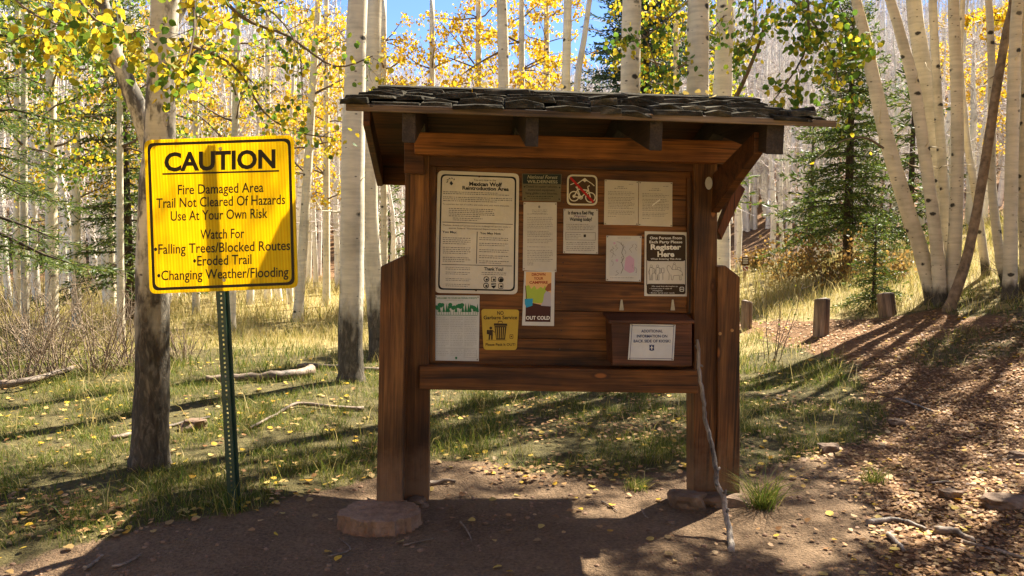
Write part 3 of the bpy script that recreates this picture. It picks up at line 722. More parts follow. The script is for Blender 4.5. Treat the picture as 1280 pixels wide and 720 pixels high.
for x in (814, 822):                                                    # two hikers with packs
    a.ring('line_drawing', x, 332.5, 1.7, 0.5, 10); outline([(x - 2, 334.5), (x + 2, 334.5), (x + 2.2, 341), (x + 1.5, 341.5), (x + 1.8, 350), (x, 350), (x, 343), (x - .8, 350), (x - 2.2, 350), (x - 2, 334.5)])
    outline([(x + 2, 335), (x + 4, 336), (x + 4, 341.5), (x + 2, 341.5)]); outline([(x - 2, 336), (x - 3.4, 340), (x - 2.6, 343)])
outline([(827, 335), (830, 335), (830, 341), (827, 341), (827, 335)]); outline([(828.5, 341), (828.5, 350)])
outline([(836, 350), (836.5, 342), (834.5, 338), (833.5, 335), (835, 331.5), (838, 333), (840, 337), (848, 337), (852.5, 340), (853.5, 345), (852.5, 343), (851, 344), (851.5, 350), (849.5, 350), (849, 344), (842, 344.5), (841, 350), (839.5, 350), (838.5, 343)])
outline([(840, 337), (841, 331.5), (843, 330.5), (845, 332), (844.5, 337)]); a.ring('line_drawing', 843, 329.6, 1.5, 0.5, 10); outline([(846, 337), (847, 334), (851, 335), (851, 339)])
a.build(o, {'dark_band': BRN, 'white_lettering': WHT, 'line_drawing': GRY})

# forests leaflet
o, a = notice('forest_leaflet', 'white leaflet with a row of green trees, at the lower left of the panel', 'paper', [(543, 369), (599.5, 369.5), (598.5, 451.5), (541.8, 450.5)], 0, (0.56, 0.56, 0.53))
a.text('heading', 'WELCOME TO YOUR NATIONAL FORESTS', 571, 373.6, 2.1, 50, bold=0.015); a.greek('small_print', 556, 375.6, 582, 1, 2, 0.6, rg)
x = 546; rl = random.Random(12)
while x < 597:
    if rl.random() < 0.45: a.poly('tree_row', [(x - 1.8, 390), (x, 378 + rl.random() * 2), (x + 1.8, 390)])
    else:
        yy = rl.uniform(382, 386)
        for k in range(3): a.disc('tree_row', x + rl.uniform(-2, 2), yy + rl.uniform(-1.5, 2), rl.uniform(1.8, 3), 0.0012 + k * 0.0002, 9, 0.9)
    a.line('tree_row', [(x, 388), (x, 393.4)], 0.5, 0.001); x += rl.uniform(2.2, 3.8)
a.line('tree_row', [(546, 393.8), (597, 394.2)], 0.6, 0.0019)
for cx in (545.5, 563, 580.5): a.greek('small_print', cx, 397, cx + 15.5, 17, 2.2, 0.6, rg); a.greek('small_print', cx, 437.5, cx + 15, 4, 2.1, 0.6, rg)
a.line('small_print', [(545, 435), (595, 435.4)], 0.5); a.frame('small_print', [(580, 437), (596, 437.3), (595.6, 447), (579.8, 446.8)], 0, 0.4)
a.poly('tree_row', [(569, 446), (571.5, 446), (571.5, 448.2), (570.2, 449.4), (569, 448.2)])
a.build(o, {'heading': GRN, 'small_print': LGR, 'tree_row': GRN})

# garbage
o, a = notice('no_garbage_sign', 'yellow no garbage service sign with a trash can', 'sign', [(601.5, 386.2), (649, 387), (646, 437.5), (604.5, 437.2)], 4, (0.52, 0.35, 0.045), -0.010, 0.003)
a.text('lettering', 'NO', 625.5, 393.5, 4.6, 8, bold=0.02); a.text('lettering', 'Garbage Service', 625.5, 399, 4.4, 42, bold=0.02); a.text('lettering', 'Please Pack It OUT!', 625.5, 432.2, 3.2, 37, bold=0.02)
a.poly('symbol', [(617.5, 404), (634, 404.5), (634, 407.3), (617.3, 407)]); a.line('symbol', [(622.5, 404), (623, 401.6), (627.5, 401.6), (628, 404)], 0.9)
a.poly('symbol', [(618, 407.4), (633.2, 407.6), (631.2, 424.5), (620.2, 424.5)], 0.001)
for k in range(5): a.line('yellow_stripe', [(620 + k * 2.7, 409), (621.3 + k * 2.1, 423)], 0.75, 0.0018)
a.disc('symbol', 613.5, 410, 1.8); a.poly('symbol', [(611.5, 412.3), (615.8, 412.3), (616, 418), (615.8, 424.6), (613.9, 424.6), (613.7, 419), (613, 419), (612.4, 424.6), (610.6, 424.6)]); a.poly('symbol', [(608.5, 412.5), (611.2, 412.3), (611.2, 418), (608.5, 417.5)]); a.line('symbol', [(615.5, 413), (618.6, 415.5)], 0.9)
a.line('symbol', [(608, 425.2), (633, 425.2)], 0.4); a.frame('symbol', [(637, 418), (641.5, 418), (641.5, 423.3), (637, 423.3)], 1, 0.6); a.disc('symbol', 639.2, 420.6, 0.9)
a.build(o, {'lettering': BRN, 'symbol': BRN, 'yellow_stripe': ink('sign yellow', (0.52, 0.35, 0.045))})

# campfire poster
o, a = notice('campfire_poster', 'colourful drown your campfire poster below the tall typed paper', 'poster', [(655.3, 339), (693.5, 339.5), (692.5, 407.5), (652.5, 406.8)], 0, (0.60, 0.58, 0.55), -0.011, 0.003)
a.poly('peach_ground', [(657.5, 339.8), (689.5, 340.3), (688.6, 382), (656.6, 381.5)], 0.0006)
for i, (t, w) in enumerate((('DROWN', 17), ('YOUR', 12), ('CAMPFIRE', 23))): a.text('red_lettering', t, 673.2, 344.6 + i * 5, 3.2, w, bold=0.03, lift=0.0014)
a.poly('green_picture', [(657.5, 358), (661, 356), (664, 361), (668, 357), (671, 362), (676, 358.5), (679, 361), (681, 357), (684.5, 362), (683, 373), (678, 379), (657, 378)], 0.0009)
a.poly('smoke', [(680, 368), (683, 363.5), (688.4, 366), (688.7, 383), (676, 382), (679, 376)], 0.0012)
a.poly('brown_log', [(681, 361.5), (685, 355), (689, 353.5), (688.8, 363), (684, 364.5)], 0.0014)
a.poly('blue_bucket', [(655.8, 373.5), (666, 373.2), (665.5, 382), (658, 384.5), (656, 380)], 0.0014); a.line('dark_ground', [(656.8, 357), (658.3, 374)], 0.8, 0.0016)
a.poly('dark_ground', [(657.3, 380.5), (665, 378.5), (676, 381), (688.6, 381), (688, 402.5), (656.5, 402)], 0.0010)
a.text('white_lettering', 'OUT COLD', 672.3, 399.4, 4.2, 30, bold=0.035, lift=0.0016)
a.build(o, {'peach_ground': TAN, 'red_lettering': MAR, 'green_picture': LIME, 'smoke': SMOKE, 'brown_log': RUST, 'blue_bucket': BLUE, 'dark_ground': DKB, 'white_lettering': WHT})

# register box on the sill
box = empty('register_box', M=K @ Matrix.Translation(KF.p(815, 457, -0.12)))
tag(box, 'brown hinged wooden register box on the sill rail of the kiosk', 'box')
bo = KF.p(815, 457, -0.12)
def bb(name, mat, poly, y0, y1, bev=0.003):
    m = MB(); m.prism(KF, poly, y0, y1); m.v = [tuple(Vector(v) - bo) for v in m.v]; return m.build(name, M[mat], box, bev)
bb('box_body', 'wood_box', [(764, 404), (865, 404), (865, 457.5), (766, 456.5)], -0.20, -0.006)
m = MB(); A = [KF.p(761, 404.5, -0.215), KF.p(868, 404.5, -0.215), KF.p(868, 400.5, -0.215), KF.p(761, 400.5, -0.215)]
zl = KF.p(800, 391, -0.006).z
m.hexa(A, [Vector((A[0].x, -0.006, zl - .018)), Vector((A[1].x, -0.006, zl - .018)), Vector((A[1].x, -0.006, zl)), Vector((A[0].x, -0.006, zl))])
m.v = [tuple(Vector(v) - bo) for v in m.v]; lid = m.build('lid', M['wood_box'], box, 0.003)
STEEL = plain('zinc hinge', (0.42, 0.36, 0.26), 0.5, 0.6)
for x in (777, 841):
    m = MB(); m.prism(KF, [(x - 1, 374.5), (x + 1, 374.5), (x + 2.8, 388), (x - 2.8, 388)], -0.0105, -0.0075); m.v = [tuple(Vector(v) - bo) for v in m.v]
    m.build('hinge', STEEL, lid)
o, a = notice('kiosk_notice_paper', 'white framed paper about the back side of the kiosk, on the register box', 'paper', [(788, 405), (844.5, 406), (842, 450.5), (785, 449.5)], 0, (0.58, 0.57, 0.55), -0.204, 0.003)
a.frame('blue_border', [(789.8, 406.8), (842.5, 407.6), (840.2, 448.8), (787, 447.8)], 0, 0.6)
for t, y, w in (('ADDITIONAL', 415.5, 27), ('INFORMATION ON', 421.8, 38), ('BACK SIDE OF KIOSK!', 428, 46)): a.text('lettering', t, 815, y, 3.4, w, bold=0.02)
a.poly('shield', [(811.5, 430.8), (813, 431.4), (814.6, 430.6), (816.2, 431.4), (817.8, 430.8), (817.4, 435), (817.8, 437.8), (814.6, 438.6), (811.5, 437.8), (811.9, 435)]); a.line('shield_tree', [(814.6, 432), (814.6, 437)], 1.0, 0.0018); a.line('shield_tree', [(812.8, 434.6), (816.4, 434.6)], 0.8, 0.0018)
a.build(o, {'blue_border': NAVY, 'lettering': NAVY, 'shield': NAVY, 'shield_tree': WHT})

# footing and stones under the kiosk posts
def blob(rng, sx, sy, sz, n=2, rough=0.25, flat=0.0):
    import bmesh
    bm = bmesh.new(); bmesh.ops.create_icosphere(bm, subdivisions=n, radius=1)
    o1 = Vector((rng.uniform(0, 50), rng.uniform(0, 50), 0))
    for v in bm.verts:
        k = 1 + rough * mnoise.noise(v.co * 1.3 + o1) * 1.6 + rough * 0.5 * mnoise.noise(v.co * 3.2 + o1)
        v.co = Vector((v.co.x * sx * k, v.co.y * sy * k, v.co.z * sz * k))
        if flat and v.co.z > sz * flat: v.co.z = sz * flat + 0.15 * (v.co.z - sz * flat)
    me = bpy.data.meshes.new('stone'); bm.to_mesh(me); bm.free(); return me
g0 = ground(474, 660)
m = MB(); rng = random.Random(2); N = 72
top = KF.p(486, 632, -0.08); gz = H(g0.x, g0.y); rings = []
c0 = ground(477, 655)
for zz_, k in ((-0.10, 1.06), (0.0, 1.05), (0.05, 1.0), (0.088, 1.02), (0.092, 0.93), (0.084, 0.05)):
    for i in range(N):
        an = 2 * math.pi * i / N; r = (0.205 + 0.035 * mnoise.noise((math.cos(an) * 1.5, math.sin(an) * 1.5, 1)) + 0.022 * mnoise.noise((math.cos(an) * 9, math.sin(an) * 9, zz_ * 2)) + 0.02 * mnoise.noise((math.cos(an) * 20, math.sin(an) * 22, zz_))) * k + rng.uniform(-.003, .003)
        rings.append((r * math.cos(an) * 1.08, r * math.sin(an) * 0.85, zz_ + 0.02 * mnoise.noise((math.cos(an) * 2 * k, math.sin(an) * 2 * k, 5))))
m.add(rings, [(j * N + i, j * N + (i + 1) % N, (j + 1) * N + (i + 1) % N, (j + 1) * N + i) for j in range(5) for i in range(N)] + [tuple(range(5 * N, 6 * N))])
o = m.build('post_footing', M['footing'], None, loc=(c0.x, c0.y - 0.02, H(c0.x, c0.y) - 0.005)); tag(o, 'round muddy footing like a stump under the left kiosk post', 'footing')
def rock(px, py, w, hgt, label, seed, depth=0.8, sink=0.3, mat='stone', rz=0):
    p = ground(px, py); s = w / FPX * p.y / 2; h = hgt / FPX * p.y / (1 + 1 - sink)
    o = link('rock', blob(random.Random(seed), s, s * depth, h, 3, 0.35, 0.55), None, (p.x, p.y, p.z + h * (1 - sink) * 0.5)); o.data.materials.append(M[mat]); o.rotation_euler.z = rz
    return tag(o, label, 'rock')
rock(520, 634, 30, 20, 'small brown rock wedged beside the left post footing', 11)
rock(861, 633, 44, 32, 'slanting flat rock on the left of the right kiosk post foot', 12)
rock(900, 632, 62, 22, 'long low rock under the right kiosk post', 13, 0.5)

# ------------------------------------------------------------------ caution sign on its drilled steel post
SD = 4.35
c0 = at(277, 268, SD)
SM = Matrix.Translation(c0) @ Matrix.Rotation(R(-3), 4, 'Z') @ Matrix.Rotation(R(-1.9), 4, 'Y')
SF = Frame(SM)
def sign_mat():
    g = NT('yellow fluted plastic'); v = g.coord(); sep = g.new('SeparateXYZ'); g.L(v, sep.inputs[0])
    st = g.math('SINE', g.math('MULTIPLY', sep.outputs[0], 2 * math.pi / 0.0165))
    n = g.noise(g.mapping(v, (60, 1, 1.5)), 1.0, 3); n2 = g.noise(v, 5, 4)
    c = g.mix(g.ramp(g.math('ADD', g.math('MULTIPLY', st, 0.5), 0.5), [(0.1, 0.0), (0.8, 1.0)]), (0.90, 0.64, 0.008), (0.96, 0.77, 0.02))
    c = g.mix(1.0, c, g.ramp(n, [(0.3, 0.86), (0.7, 1.1)]), 'MULTIPLY'); c = g.mix(1.0, c, g.ramp(n2, [(0.3, 0.9), (0.7, 1.06)]), 'MULTIPLY')
    g.color(c); g.b.inputs['Roughness'].default_value = 0.4; g.bump(st, 0.2, 0.002)
    tr = g.new('BsdfTranslucent'); g.L(c, tr.inputs['Color']); mx = g.new('MixShader'); mx.inputs[0].default_value = 0.62
    g.L(g.b.outputs[0], mx.inputs[1]); g.L(tr.outputs[0], mx.inputs[2]); g.L(mx.outputs[0], g.out.inputs[0]); return g.m
sign = empty('caution_sign', M=SM)
tag(sign, 'yellow caution sign about a fire damaged area on a green steel post', 'sign')
quad = [(180, 175), (367, 168.6), (372.5, 360), (187, 367.5)]
m = MB(); A = [SF.p(x, y, 0) for x, y in rquad(quad, 9)]
m.hexa(A, [Vector((p.x, p.y + 0.004, p.z)) for p in A]); board = m.build('sign_board', sign_mat(), sign)
a = Art(SF, -0.0005, Vector((0, 0, 0)))
a.frame('border', [(184.2, 179), (363.4, 172.8), (368.5, 356), (190.8, 363.4)], 8, 3.7)
SL = -0.031
SINK = ink('sign black', (0.022, 0.016, 0.006), 0.5)
a.text('lettering', 'CAUTION', 275, 211.5, 22, 139, bold=0.035, slope=SL)
a.line('lettering', [(203, 217.6), (349, 213.6)], 2.2)
for t, x, y, w in (('Fire Damaged Area', 276, 241.5, 107), ('Trail Not Cleared Of Hazards', 276, 257.6, 161), ('Use At Your Own Risk', 274, 274.2, 121), ('Watch For', 278, 298.2, 55),
                   ('\u2022Falling Trees/Blocked Routes', 277.7, 315, 170), ('\u2022Eroded Trail', 278, 331, 73), ('\u2022Changing Weather/Flooding', 278.7, 348, 164)):
    a.text('lettering', t, x, y, 12.0, w, bold=0.012, slope=SL)
a.build(board, {'border': SINK, 'lettering': SINK})
for x, y in ((275.5, 186), (280.3, 350)):
    m = MB(); p = SF.p(x, y, -0.001); m.tube([p, p + Vector((0, -0.006, 0))], [0.011, 0.008], 8, sm=False); m.build('bolt_head', plain('zinc bolt', (0.45, 0.40, 0.28), 0.4, 0.8), sign)
# post: U-channel with a perforated web
m = MB(); pt = SF.p(274, 180, 0.012); pb = SF.p(291.3, 640, 0.012); zb = pb.z - 0.25; xc = 0.0
xc = SF.p(284, 500, 0.012).x
def pbx(x0, x1, y0, y1, z0, z1): m.box((xc + x0, y0, z0), (xc + x1, y1, z1))
pbx(-0.018, -0.0055, 0.006, 0.010, zb, pt.z); pbx(0.0055, 0.018, 0.006, 0.010, zb, pt.z)
z = zb
while z < pt.z:
    pbx(-0.0055, 0.0055, 0.006, 0.010, z, min(pt.z, z + 0.0145)); z += 0.0255
for s_ in (-1, 1):
    x0, x1 = sorted((s_ * 0.018, s_ * 0.0215)); pbx(x0, x1, 0.006, 0.032, zb, pt.z)
    x0, x1 = sorted((s_ * 0.0215, s_ * 0.037)); pbx(x0, x1, 0.029, 0.032, zb, pt.z)
m.build('post', plain('green enamel steel', (0.012, 0.040, 0.022), 0.42, 0.0, 0.5, 0.3, 9), sign)

# ------------------------------------------------------------------ sticks, logs, bollards, path sign
def stick(name, label, cat, px_pts, w, mat='wood_stick', lift=0.0, group=None, knobs=0, seed=0, d=None, sides=8):
    rg = random.Random(seed); P = []
    for q in px_pts:
        if len(q) == 3: P.append(at(*q))
        else:
            p = ground(*q); P.append(p + Vector((0, 0, lift + w * 0.4)))
    c = P[0].copy(); pts = spline([p - c for p in P], 4)
    pts = [p + Vector((rg.uniform(-1, 1), rg.uniform(-1, 1), rg.uniform(-1, 1))) * w * 0.12 for p in pts]
    n = len(pts); m = MB(); m.tube(pts, [w / 2 * (1 - 0.45 * i / (n - 1)) for i in range(n)], sides, jit=0.12, rng=rg)
    for k in range(knobs):
        i = rg.randrange(2, n - 2); d_ = Vector((rg.uniform(-1, 1), rg.uniform(-1, .2), rg.uniform(-.3, 1))).normalized()
        m.tube([pts[i], pts[i] + d_ * w * 0.9], [w * .3, w * .18], 5)
    o = m.build(name, M[mat], None, loc=c); return tag(o, label, cat, group)
gb = ground(915, 690)
stick('walking_stick', 'long grey crooked walking stick leaning on the kiosk', 'walking stick',
      [(914.5, 690, gb.y), (912.5, 668, 4.13), (907, 645, 4.19), (904, 622, 4.25), (896, 602, 4.30), (893.5, 575, 4.36), (888, 548, 4.44), (881, 522, 4.50), (879, 497, 4.535), (874.5, 470, 4.57), (873.5, 450, 4.585), (872, 424, 4.60)], 0.034, knobs=9, seed=4)
SMALL = 'weathered sticks lying about the ground'
stick('fallen_log', 'bleached fallen log lying across the meadow left of the kiosk', 'log', [(391, 471), (350, 477), (300, 479), (256, 481)], 0.115, 'wood_dead', 0.02, sides=10, seed=1)
stick('fallen_log', 'thinner grey log half hidden behind the pale trunks beside the kiosk', 'log', [(372, 462), (430, 463), (478, 466)], 0.08, 'wood_dead', 0.0, sides=9, seed=2)
stick('dead_branch', 'long dead branch lying in the grass right of the sign post', 'branch', [(455, 514), (410, 512), (372, 509), (345, 522), (312, 540)], 0.04, 'wood_dead', 0.01, sides=7, seed=3)
stick('dead_branch', 'pale broken branch lying between the big trunk and the sign post', 'branch', [(140, 552), (200, 538), (262, 524)], 0.04, 'wood_dead', 0.0, sides=7, seed=5)
stick('dead_branch', 'grey branch under the bare brush at the left edge', 'branch', [(0, 492), (40, 486), (92, 470)], 0.09, 'wood_dead', 0.05, sides=8, seed=6)
stick('dead_branch', 'short grey piece of branch just behind the left kiosk post', 'branch', [(535, 609), (550, 606), (570, 605)], 0.04, 'wood_dead', 0.0, sides=7, seed=7)
for i, (lb, pts, w) in enumerate((
    ('bent twig on the dirt right of the post footing', [(575, 655), (583, 664), (590, 678)], 0.012),
    ('pale thin twig on the dirt in front of the post footing', [(505, 684), (520, 680), (543, 676)], 0.012),
    ('forked pale twig at the bottom left of the dirt', [(410, 698), (438, 689), (424, 675)], 0.010),
    ('broken stick in the leaves at the bottom edge left of centre', [(105, 716), (118, 708), (128, 698)], 0.024),
    ('bent stick in the leaf litter at the lower left', [(140, 712), (160, 708), (176, 698)], 0.018),
    ('thick grey root stick among the litter at the lower right', [(1085, 658), (1115, 655), (1140, 660), (1158, 668)], 0.034),
    ('long flat weathered stick in the litter at the lower right', [(1168, 668), (1195, 672), (1218, 683)], 0.05),
    ('short dark stick in the litter below the thick root stick', [(1110, 672), (1122, 684), (1130, 692)], 0.030),
    ('long thin branch running to the right edge at the bottom', [(1205, 682), (1240, 692), (1279, 702)], 0.028),
    ('thin pale stick on the sunlit strip of leaves at the right', [(1162, 607), (1178, 606), (1192, 605)], 0.022),
    ('dark branch lying on the path right of the grass bank', [(1120, 500), (1142, 508), (1166, 517)], 0.028),
    ('thin twig on the dirt between the kiosk posts', [(752, 628), (762, 634), (772, 641)], 0.011),
    ('short twig on the dirt left of the walking stick', [(802, 640), (806, 647), (810, 650)], 0.012))):
    stick('stick', lb, 'stick', pts, w, 'wood_dead' if i not in (5, 7, 10) else 'wood_stick', 0.004, SMALL, seed=20 + i, sides=6)
rock(1258, 634, 58, 22, 'flat grey stone at the right edge of the path', 31, 0.7)
rock(1188, 622, 26, 18, 'pale pointed stone on the sunlit strip of leaves', 32)
rock(1122, 532, 20, 14, 'dark stone on the path beside the grass bank', 33)
rock(1036, 566, 26, 20, 'brown stone stuck in the earth bank right of the kiosk', 34)
rock(1270, 573, 26, 14, 'small pale stone at the right edge higher up the path', 35)
rock(240, 537, 32, 22, 'pinkish rotten lump in the grass left of the sign post', 36)
rock(608, 656, 9, 6, 'pebble on the dirt right of the bent twig', 37)
rock(740, 606, 10, 6, 'pebble on the dirt in front of the middle grass', 38)
rock(838, 655, 12, 7, 'pebble on the dirt left of the walking stick foot', 39)

def bollard(px, py, wpx, hpx, label, lean, seed):
    p = ground(px, py); r = wpx / FPX * p.y / 2; h = hpx / FPX * p.y; rg = random.Random(seed); N = 16; m = MB()
    vs = []
    prof = ((-0.15, 1.02), (0.0, 1.02), (h * 0.5, 1.0), (h - 0.02, 0.98), (h, 0.90), (h + 0.006, 0.4))
    for z, k in prof:
        for i in range(N):
            an = 2 * math.pi * i / N; q = 1 + 0.05 * mnoise.noise((math.cos(an) * 2 + seed, math.sin(an) * 2, z * 0.7)); vs.append((r * k * q * math.cos(an), r * k * q * math.sin(an), z + 0.012 * math.cos(an + seed) * (z > h - .05)))
    m.add(vs, [(j * N + i, j * N + (i + 1) % N, (j + 1) * N + (i + 1) % N, (j + 1) * N + i) for j in range(5) for i in range(N)] + [tuple(range(5 * N, 6 * N))])
    o = m.build('log_bollard', M['wood_bollard'], None, loc=p); o.rotation_euler = (0, R(lean), seed); o.rotation_euler = (0, R(lean), 0)
    return tag(o, label, 'bollard', 'log bollards along the path')
bollard(1026, 419, 19, 46, 'upright log bollard in the middle of the path edge', 1, 1)
bollard(1110, 394, 21, 28, 'leaning short log bollard beside the little spruce', -9, 2)
bollard(933, 411, 14, 35, 'log bollard half hidden by the right kiosk board', 0, 3)

p = ground(931, 352); k = p.y / FPX
ps = empty('path_sign', p); tag(ps, 'small brown path sign with a red and white square under it, on a thin post', 'sign')
m = MB(); m.box((-.028, 0, -.2), (.028, .05, 30 * k)); m.build('post', M['bark_dark'], ps)
m = MB(); m.box((-4.3 * k, -.02, 20 * k), (4.3 * k, -.004, 31 * k)); m.build('sign_board', ink('sign brown', (0.062, 0.030, 0.010)), ps, 0.004)
m = MB(); m.box((-3.8 * k, -.02, 13 * k), (3.8 * k, -.004, 19.4 * k)); m.build('symbol_board', WHT, ps, 0.004)
m = MB(); m.add([(-3.2 * k, -.022, 13.6 * k), (3.2 * k, -.022, 13.6 * k), (3.2 * k, -.022, 18.8 * k), (-3.2 * k, -.022, 18.8 * k)], [(0, 1, 2, 3)]); m.build('maroon_field', ink('path sign red', (0.20, 0.03, 0.03)), ps)
m = MB(); m.add([(-2.6 * k, -.024, 18 * k), (-1.6 * k, -.024, 18.6 * k), (2.6 * k, -.024, 14.6 * k), (1.6 * k, -.024, 14 * k)], [(0, 1, 2, 3)])
for r_ in range(3): z = (28 - r_ * 2.6) * k; m.add([(-3 * k, -.022, z), (3 * k, -.022, z), (3 * k, -.022, z + k), (-3 * k, -.022, z + k)], [(0, 1, 2, 3)])
m.build('lettering', WHT, ps)

# ------------------------------------------------------------------ leaves, blades and boughs
LEAF = np.array([(0, -.46), (.30, -.36), (.46, -.06), (.38, .22), (.14, .40), (0, .54), (-.14, .40), (-.38, .22), (-.46, -.06), (-.30, -.36)])
LEAF6 = np.array([(0, -.48), (.43, -.2), (.36, .25), (0, .54), (-.36, .25), (-.43, -.2)])
LEAF4 = np.array([(0, -.5), (.42, 0), (0, .54), (-.42, 0)])
def fast_mesh(name, V, k, mat, faces=None):
    """V: (n, k, 3); one k-gon per item, or the given faces (index lists within an item)"""
    n = len(V); me = bpy.data.meshes.new(name)
    me.vertices.add(n * k); me.vertices.foreach_set('co', V.reshape(-1).astype(np.float32))
    fl = faces or [list(range(k))]
    idx = np.concatenate([np.array(f) for f in fl]); tot = np.array([len(f) for f in fl])
    loops = (np.arange(n)[:, None] * k + idx[None, :]).reshape(-1)
    totals = np.tile(tot, n); starts = np.concatenate([[0], np.cumsum(totals)[:-1]])
    me.loops.add(len(loops)); me.loops.foreach_set('vertex_index', loops.astype(np.int32))
    me.polygons.add(len(totals)); me.polygons.foreach_set('loop_start', starts.astype(np.int32)); me.polygons.foreach_set('loop_total', totals.astype(np.int32))
    me.materials.append(mat); me.update(calc_edges=True); me.validate(); return me
def leaf_cloud(name, pos, size, mat, seed, shape=LEAF6, flat=False):
    r = np.random.default_rng(seed); P = np.array(pos, float).reshape(-1, 3); n = len(P)
    sz = np.array(size, float) if np.ndim(size) else r.uniform(0.65, 1.2, n) * size
    if flat: nrm = r.normal(0, 0.2, (n, 3)); nrm[:, 2] = 1
    else: nrm = r.normal(0, 1, (n, 3)); nrm[:, 2] *= 0.75
    nrm /= np.linalg.norm(nrm, axis=1)[:, None]
    a = r.normal(0, 1, (n, 3)) if flat else np.stack([r.normal(0, .6, n), r.normal(0, .6, n), -np.ones(n)], 1)
    u = a - nrm * np.sum(a * nrm, 1)[:, None]; u /= np.linalg.norm(u, axis=1)[:, None]; w = np.cross(nrm, u)
    V = P[:, None, :] + sz[:, None, None] * (w[:, None, :] * shape[None, :, 0, None] + u[:, None, :] * shape[None, :, 1, None])
    V += nrm[:, None, :] * (sz[:, None] * (shape[None, :, 0] ** 2) * r.uniform(-.9, .9, (n, 1)))[:, :, None]
    return fast_mesh(name, V, len(shape), mat)

def wander(p, d, L, n, rg, wob, droop):
    pts = [Vector(p)]; d = Vector(d).normalized()
    for i in range(n):
        d = (d + Vector((rg.gauss(0, wob), rg.gauss(0, wob), rg.gauss(0, wob) - droop))).normalized(); pts.append(pts[-1] + d * (L / n))
    return pts
def twigs_on(mb, lv, pts, r, rg, step, tl, leaves, droop=0.06, tr=0.004, sub=True, off=0.06, start=0.15):
    """side twigs along a bough, leaves hanging round each twig"""
    L = sum((b - a).length for a, b in zip(pts, pts[1:])); n = max(2, int(L / step))
    for k in range(n):
        t = start + (1 - start) * (k + rg.random()) / n; f = t * (len(pts) - 1); i = min(int(f), len(pts) - 2)
        p = pts[i].lerp(pts[i + 1], f - i); t_ = (pts[i + 1] - pts[i]).normalized()
        side = Vector((rg.gauss(0, 1), rg.gauss(0, 1), rg.gauss(0, .7))); side = (side - t_ * side.dot(t_)).normalized()
        q = wander(p, t_ * rg.uniform(.3, .9) + side, tl * rg.uniform(.5, 1.2) * (1.15 - .5 * t), 4, rg, .22, droop)
        mb.tube(q, [tr * (1 - .18 * j) for j in range(5)], 3, cap=False)
        if sub and rg.random() < .6:
            q2 = wander(q[2], (q[3] - q[2]).normalized() + Vector((rg.gauss(0, .7), rg.gauss(0, .7), rg.gauss(0, .5))), tl * .5, 3, rg, .25, droop)
            mb.tube(q2, [tr * .7 * (1 - .2 * j) for j in range(4)], 3, cap=False); qs = (q, q2)
        else: qs = (q,)
        for qq in qs:
            for _ in range(leaves if qq is q else leaves // 2):
                u = rg.uniform(.25, 1.0) * (len(qq) - 1); j = min(int(u), len(qq) - 2); b = qq[j].lerp(qq[j + 1], u - j)
                lv.append(b + Vector((rg.gauss(0, off), rg.gauss(0, off), rg.gauss(0, off) - off * .5)))

